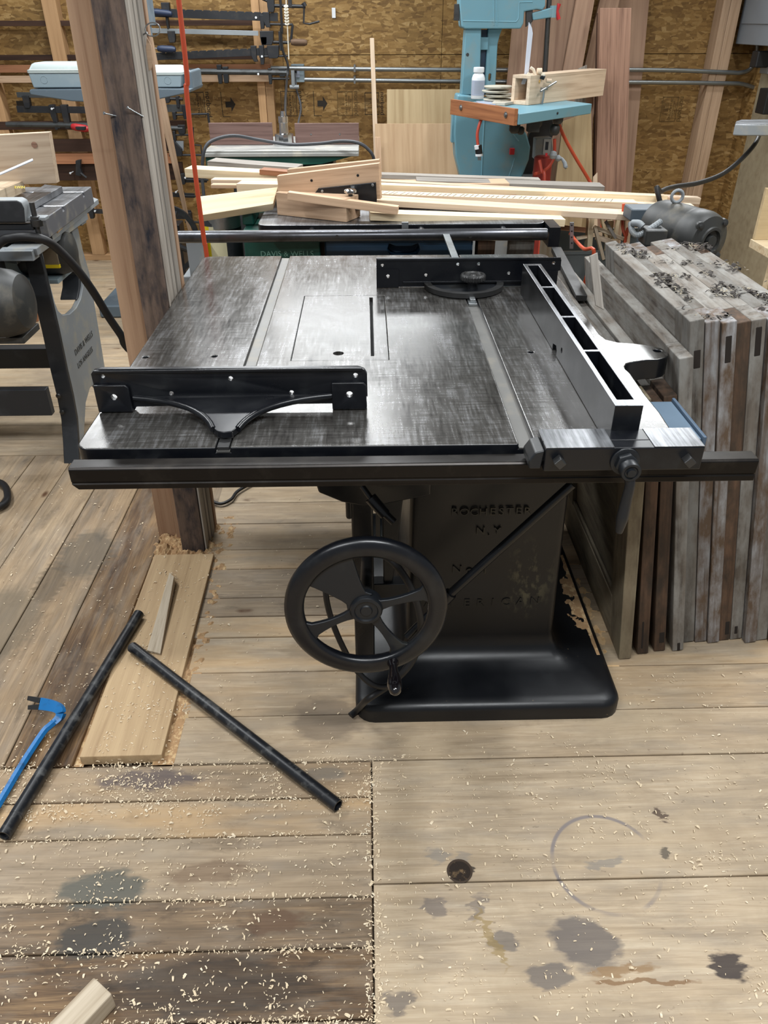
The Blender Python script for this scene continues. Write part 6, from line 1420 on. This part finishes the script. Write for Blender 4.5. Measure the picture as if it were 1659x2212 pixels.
q = AX(1655,218,2.52); m = MB(); m.box(2.48,2.598,q.y-.08,q.y+.04,q.z-.07,q.z+.07); o = m.build('wall_socket', M_cable, bevel=.006); tag(o, 'round edged black receptacle on the right wall at the picture border', 'outlet')
# pale bench parts at the right border
wb = thing('plywood_bench', 'pale plywood bench corner at the right border behind the motor', 'bench', (1.9, 3.6, 0))
zb = .66; P = AZ(1621,516,zb); xe = 2.56
m = MB(); m.box(P.x, xe, P.y-.62, P.y, zb-.035, zb); m.build('bench_top', M_pine, wb, bevel=.002)
m = MB(); m.box(P.x+.006, xe, P.y-.024, P.y-.002, zb+.0005, AY(1651,405,P.y).z); m.build('back_board', M_plyp, wb, bevel=.002)
for lx in (P.x+.10, xe-.06):
    for ly in (P.y-.60, P.y-.07):
        m = MB(); m.box(lx, lx+.05, ly, ly+.05, 0, zb-.036); m.build('leg', M_pine, wb, bevel=.002)
m = MB(); m.box(P.x+.10, xe-.01, P.y-.05, P.y-.03, zb-.13, zb-.036); m.build('apron', M_pine, wb, bevel=.002)
# ------------------------------------------------------------------ things lying on the floor
p0 = V((-.706,1.245,.015)); 
M = basis((-.7060,1.243,.015), (-.012,1,0), z=(0,0,1))
m = MB(); m.box(0, .825, -.196, 0, -.030, 0); o = m.build('loose_plank', M_loose, M=M, bevel=.002, smooth=0); tag(o, 'loose pale plank lying in the gap of the floor below the post', 'plank')
w0, w1, w2, w3 = AZ(318,1408,.016), AZ(347,1415,.016), AZ(379,1262,.016), AZ(369,1252,.016)
m = MB(); M = basis(w0, (w3-w0), z=(0,0,1)); I = M.inverted(); q = [I @ w for w in (w0,w1,w2,w3)]
m.hexa([V((p.x,p.y,0)) for p in q], [V((q[0].x,q[0].y,.006)), V((q[1].x,q[1].y,.006)), V((q[2].x,q[2].y,.030)), V((q[3].x,q[3].y,.030))])
o = m.build('wooden_wedge', M_offcut, M=M, bevel=.001, smooth=0); tag(o, 'thin tapered wooden wedge lying on the loose floor plank', 'wedge')
a, b = AZ(300,1326,.031), AZ(8,1806,.0165)
m = MB(); d = (b-a).normalized(); m.pipe(a, b-d*.05, .0152, .0115, 24); m.pipe(b-d*.05, b, .0147, .0115, 24); o = m.build('black_pipe', M_pipe)
m = MB()
for k in range(12): m.tube([b-d*(.004+.0035*k)+V((0,0,0)), b-d*(.0055+.0035*k)], .0150, 16, caps=False)
m.build('pipe_thread', M_pipe, o)
tag(o, 'black steel pipe lying beside the blue pry bar at the left', 'pipe', 'black steel pipes on the floor')
a, b = AZ(286,1398,.0315), AZ(730,1741,.0165)
m = MB(); m.pipe(a, b, .0152, .0118, 24); o = m.build('black_pipe', M_pipe); tag(o, 'black steel pipe lying diagonally with its open end towards the middle of the floor', 'pipe', 'black steel pipes on the floor')
m = MB(); d = (a-b).normalized(); m.tube([a, a+d*.004],[.0152,.013],20); m.build('pipe_cap', M_pipe, o)
pb_ = thing('pry_bar', 'blue pry bar with a curved steel claw lying at the left edge of the floor', 'pry bar', AZ(60,1640,0))
P = [AZ(-60,1830,.012), AZ(0,1732,.012), AZ(50,1648,.013), AZ(92,1584,.016), AZ(108,1568,.02), AZ(122,1556,.026)]
P2 = smooth_path(P, 5); n = 6
m = MB(); m.tube(P2, .0092, 6); m.build('shaft', M_prybl, pb_, smooth=25)
c_ = smooth_path([AZ(118,1560,.024), AZ(128,1550,.03), AZ(132,1540,.038), AZ(126,1530,.044), AZ(110,1524,.046), AZ(88,1520,.042)], 6)
def claw(pts, wa, wb, ta, tb):
    rg = []
    for i, p in enumerate(pts):
        t = i/(len(pts)-1); w = wa+(wb-wa)*t; th = ta+(tb-ta)*t
        tn = (pts[min(i+1,len(pts)-1)]-pts[max(i-1,0)]).normalized(); s = tn.cross(V((.3,-.5,.8))).normalized(); u = s.cross(tn)
        sv = V((.15,-.75,-.65)).normalized(); sv = (sv-tn*sv.dot(tn)).normalized(); u = tn.cross(sv)
        rg.append([p+sv*w/2+u*th/2, p-sv*w/2+u*th/2, p-sv*w/2-u*th/2, p+sv*w/2-u*th/2])
    return rg
m = MB(); m.rings(claw(c_, .016, .030, .014, .009)); m.build('claw_bend', M_prybl, pb_, bevel=.002)
e_ = c_[-1]; tip = AZ(60,1518,.036)
for s in (-1, 1):
    sv = V((.15,-.75,-.65)).normalized()
    m = MB(); m.rings(claw([e_+sv*s*.008, (e_+tip)/2+sv*s*.010, tip+sv*s*.012], .014, .011, .009, .003)); m.build('claw', M_steeld, pb_, bevel=.001)
a, b = AZ(222,2128,.048), AZ(95,2262,.048)
o = bar('offcut_stick', a-V((0,0,.0)), b, .046, .050, M_offcut, bevel=.003); tag(o, 'pale squared offcut lying at the bottom left corner', 'offcut')
o.matrix_basis = o.matrix_basis @ Matrix.Translation(V((0,0,-.023)))
# black coil of cable at the left border
m = MB(); cp = [AZ(-30,1035,.02), AZ(5,1045,.02), AZ(16,1065,.02), AZ(10,1088,.02), AZ(-30,1105,.02)]; m.tube(smooth_path(cp,6), .013, 10); o = m.build('cable_loop', M_cable); tag(o, 'loop of thick black cable on the floor at the left border', 'cable')
m = MB(); cp = [AZ(458,1083,.012), AZ(478,1088,.012), AZ(500,1078,.012), AZ(515,1060,.012), AZ(560,1035,.012)]; m.tube(smooth_path(cp,6), .006, 8); o = m.build('thin_cable', M_cable); tag(o, 'thin black cable on the floor just right of the post foot', 'cable')
# ------------------------------------------------------------------ shavings and sawdust (uncountable)
rng = random.Random(21)
M_shav = paint('shaving', '#d8c4a4', .7, dirt='#eadcc2', amt=.8, scale=30, bump=0)
def dens(x, y):
    d = .12
    if x < 0.02 and y < 1.24: d = .22
    if 1.08 < y < 1.24 and x < .02: d = .85
    if -.76 < x < -.44 and 1.24 < y < 2.3: d = .55
    if -1.3 < x < -.72 and y > 1.24: d = .22
    if -.5 < x < .0 and y > 1.24: d = .12
    if x > .02 and y > .95: d = .20
    if x > .02 and y < .95: d = .10
    n_ = noise.noise(V((x*9, y*9, 3)))+.6*noise.noise(V((x*28, y*28, 8))); d *= .22+2.2*max(0, n_)**1.1
    # along seams
    for s in (1.226,1.127,1.032,.889,.787,.661):
        if x < 0 and abs(y-s) < .008: d += .5
    if abs(x+.006) < .015 and y < 1.24: d += .5
    return d
m = MB(); cnt = 0
while cnt < 7800:
    px, py = rng.uniform(-20,1680), rng.uniform(1000,2260)**1.0
    p = AZ(px, py, 0)
    if rng.random() > dens(p.x, p.y)*(.35+.65*((py-900)/1300)): continue
    on = -.70 < p.x < -.515 and 1.25 < p.y < 2.06
    if -.08 < p.x < .66 and 1.32 < p.y < 2.28: continue
    if p.x > .66 and p.y > 1.50: continue
    L = rng.uniform(.0018,.0065) if rng.random() < .9 else rng.uniform(.006,.011); W = L*rng.uniform(.18,.5); c = L*rng.uniform(.05,.35)
    M = Matrix.Translation(V((p.x,p.y,(.0155 if on else .0008)+rng.uniform(0,.0015)))) @ Matrix.Rotation(rng.uniform(0,2*PI),4,'Z') @ Matrix.Rotation(rng.uniform(-.25,.25),4,'X')
    b = m.verts([M @ V(q) for q in ((-L/2,-W/2,0),(-L/2,W/2,0),(-L/5,-W/2*1.1,c),(-L/5,W/2*1.1,c),(L/5,-W/2,c*.9),(L/5,W/2,c*.9),(L/2,-W/3,0),(L/2,W/3,0))])
    m.f += [(b,b+2,b+3,b+1),(b+2,b+4,b+5,b+3),(b+4,b+6,b+7,b+5)]; cnt += 1
o = m.build('wood_shavings', M_shav, smooth=0); tag(o, 'pale curled wood shavings scattered over the plank floor', 'wood shavings', kind='stuff')
def heap(name, label, x0, x1, y0, y1, z0, zh, n, seed, mat, edge=.25, shape=None):
    nx = max(4, int((x1-x0)/.006)); ny = max(4, int((y1-y0)/.006)); v = []; f = []
    for j in range(ny+1):
        for i in range(nx+1):
            u, w = i/nx, j/ny; x = x0+(x1-x0)*u; y = y0+(y1-y0)*w
            e = min(1, min(u,1-u)/edge)*min(1, min(w,1-w)/edge)
            if shape: e *= shape(x, y)
            h = zh*e*(.55+.8*noise.noise(V((x*40,y*40,seed)))+.35*noise.noise(V((x*150,y*150,seed))))
            v.append((x, y, z0+max(-.006, h)))
    for j in range(ny):
        for i in range(nx):
            a = j*(nx+1)+i; f.append((a,a+1,a+nx+2,a+nx+1))
    me = bpy.data.meshes.new(name); me.from_pydata(v, [], f); me.materials.append(mat); me.update()
    o = bpy.data.objects.new(name, me); C.objects.link(o); WM[o.name] = Matrix.Identity(4)
    return tag(o, label, 'sawdust', kind='stuff')
heap('sawdust', 'tan sawdust filling the gap to the right of the loose plank', -.535, -.462, 1.235, 2.45, -.010, .014, 0, 1, M_sawd, edge=.12)
heap('sawdust', 'tan sawdust piled around the foot of the post', -.76, -.50, 2.03, 2.30, -.012, .032, 0, 2, M_sawd, edge=.2)
heap('sawdust', 'thin line of sawdust along the left edge of the loose plank', -.728, -.700, 1.235, 2.07, -.012, .010, 0, 3, M_sawd, edge=.3)
heap('sawdust', 'orange sawdust spilled on the right of the saw foot', .52, .615, 1.52, 1.98, .0535, .008, 0, 4, M_sawd, edge=.35)
heap('sawdust', 'pale sawdust on the floor between the saw foot and the doors', .632, .68, 1.50, 2.1, -.002, .006, 0, 5, M_sawdp, edge=.5)
# ------------------------------------------------------------------ light: rows of LED shop tubes under the ceiling
def tube_light(x, y, z, L, W, power, col=(.95,.98,1), rotz=0, tilt=0):
    d = bpy.data.lights.new('shop_light', 'AREA'); d.shape = 'RECTANGLE'; d.size = L; d.size_y = W; d.energy = power; d.color = col
    o = bpy.data.objects.new('shop_light', d); C.objects.link(o); o.location = (x, y, z); o.rotation_euler = (tilt, 0, rotz); return o
LIGHTS = [(-1.05,5.1,2.75,2.4,.30,64,0,-.5),(-.1,5.45,2.08,1.2,.22,9,0,-.9),(1.95,5.15,2.45,1.0,.36,31,0,-.9),(-.4,3.4,3.1,1.2,.16,48,0,0),
          (-1.9,2.4,2.85,1.2,.16,46,1.57,0),(1.7,2.2,2.85,1.2,.16,56,1.57,0),(.5,.1,2.9,1.2,.16,54,0,0),(-1.2,-.4,2.9,1.2,.16,50,0,0)]
for x, y, z, L, W, p, rz, tl in LIGHTS: tube_light(x, y, z, L, W, p, rotz=rz, tilt=tl)
w = bpy.data.worlds.new('World'); bpy.context.scene.world = w; w.use_nodes = True
bg = w.node_tree.nodes['Background']; bg.inputs[0].default_value = (.9,.95,1,1); bg.inputs[1].default_value = .25

cam = bpy.data.cameras.new('camera'); co = bpy.data.objects.new('camera', cam); C.objects.link(co)
cam.sensor_fit = 'VERTICAL'; cam.sensor_height = 36; cam.lens = F_PX/2212*36; cam.clip_start = .02
Mx = Matrix((RGT, UPV, -FWD)).transposed().to_4x4(); Mx.translation = CAM; co.matrix_world = Mx
sc = bpy.context.scene; sc.camera = co
sc.view_settings.view_transform = 'Standard'; sc.view_settings.look = 'None'; sc.view_settings.exposure = 0.15; sc.view_settings.gamma = 1; sc.view_settings.use_curve_mapping = False
sc.cycles.use_denoising = True; sc.cycles.max_bounces = 8; sc.cycles.sample_clamp_indirect = 6
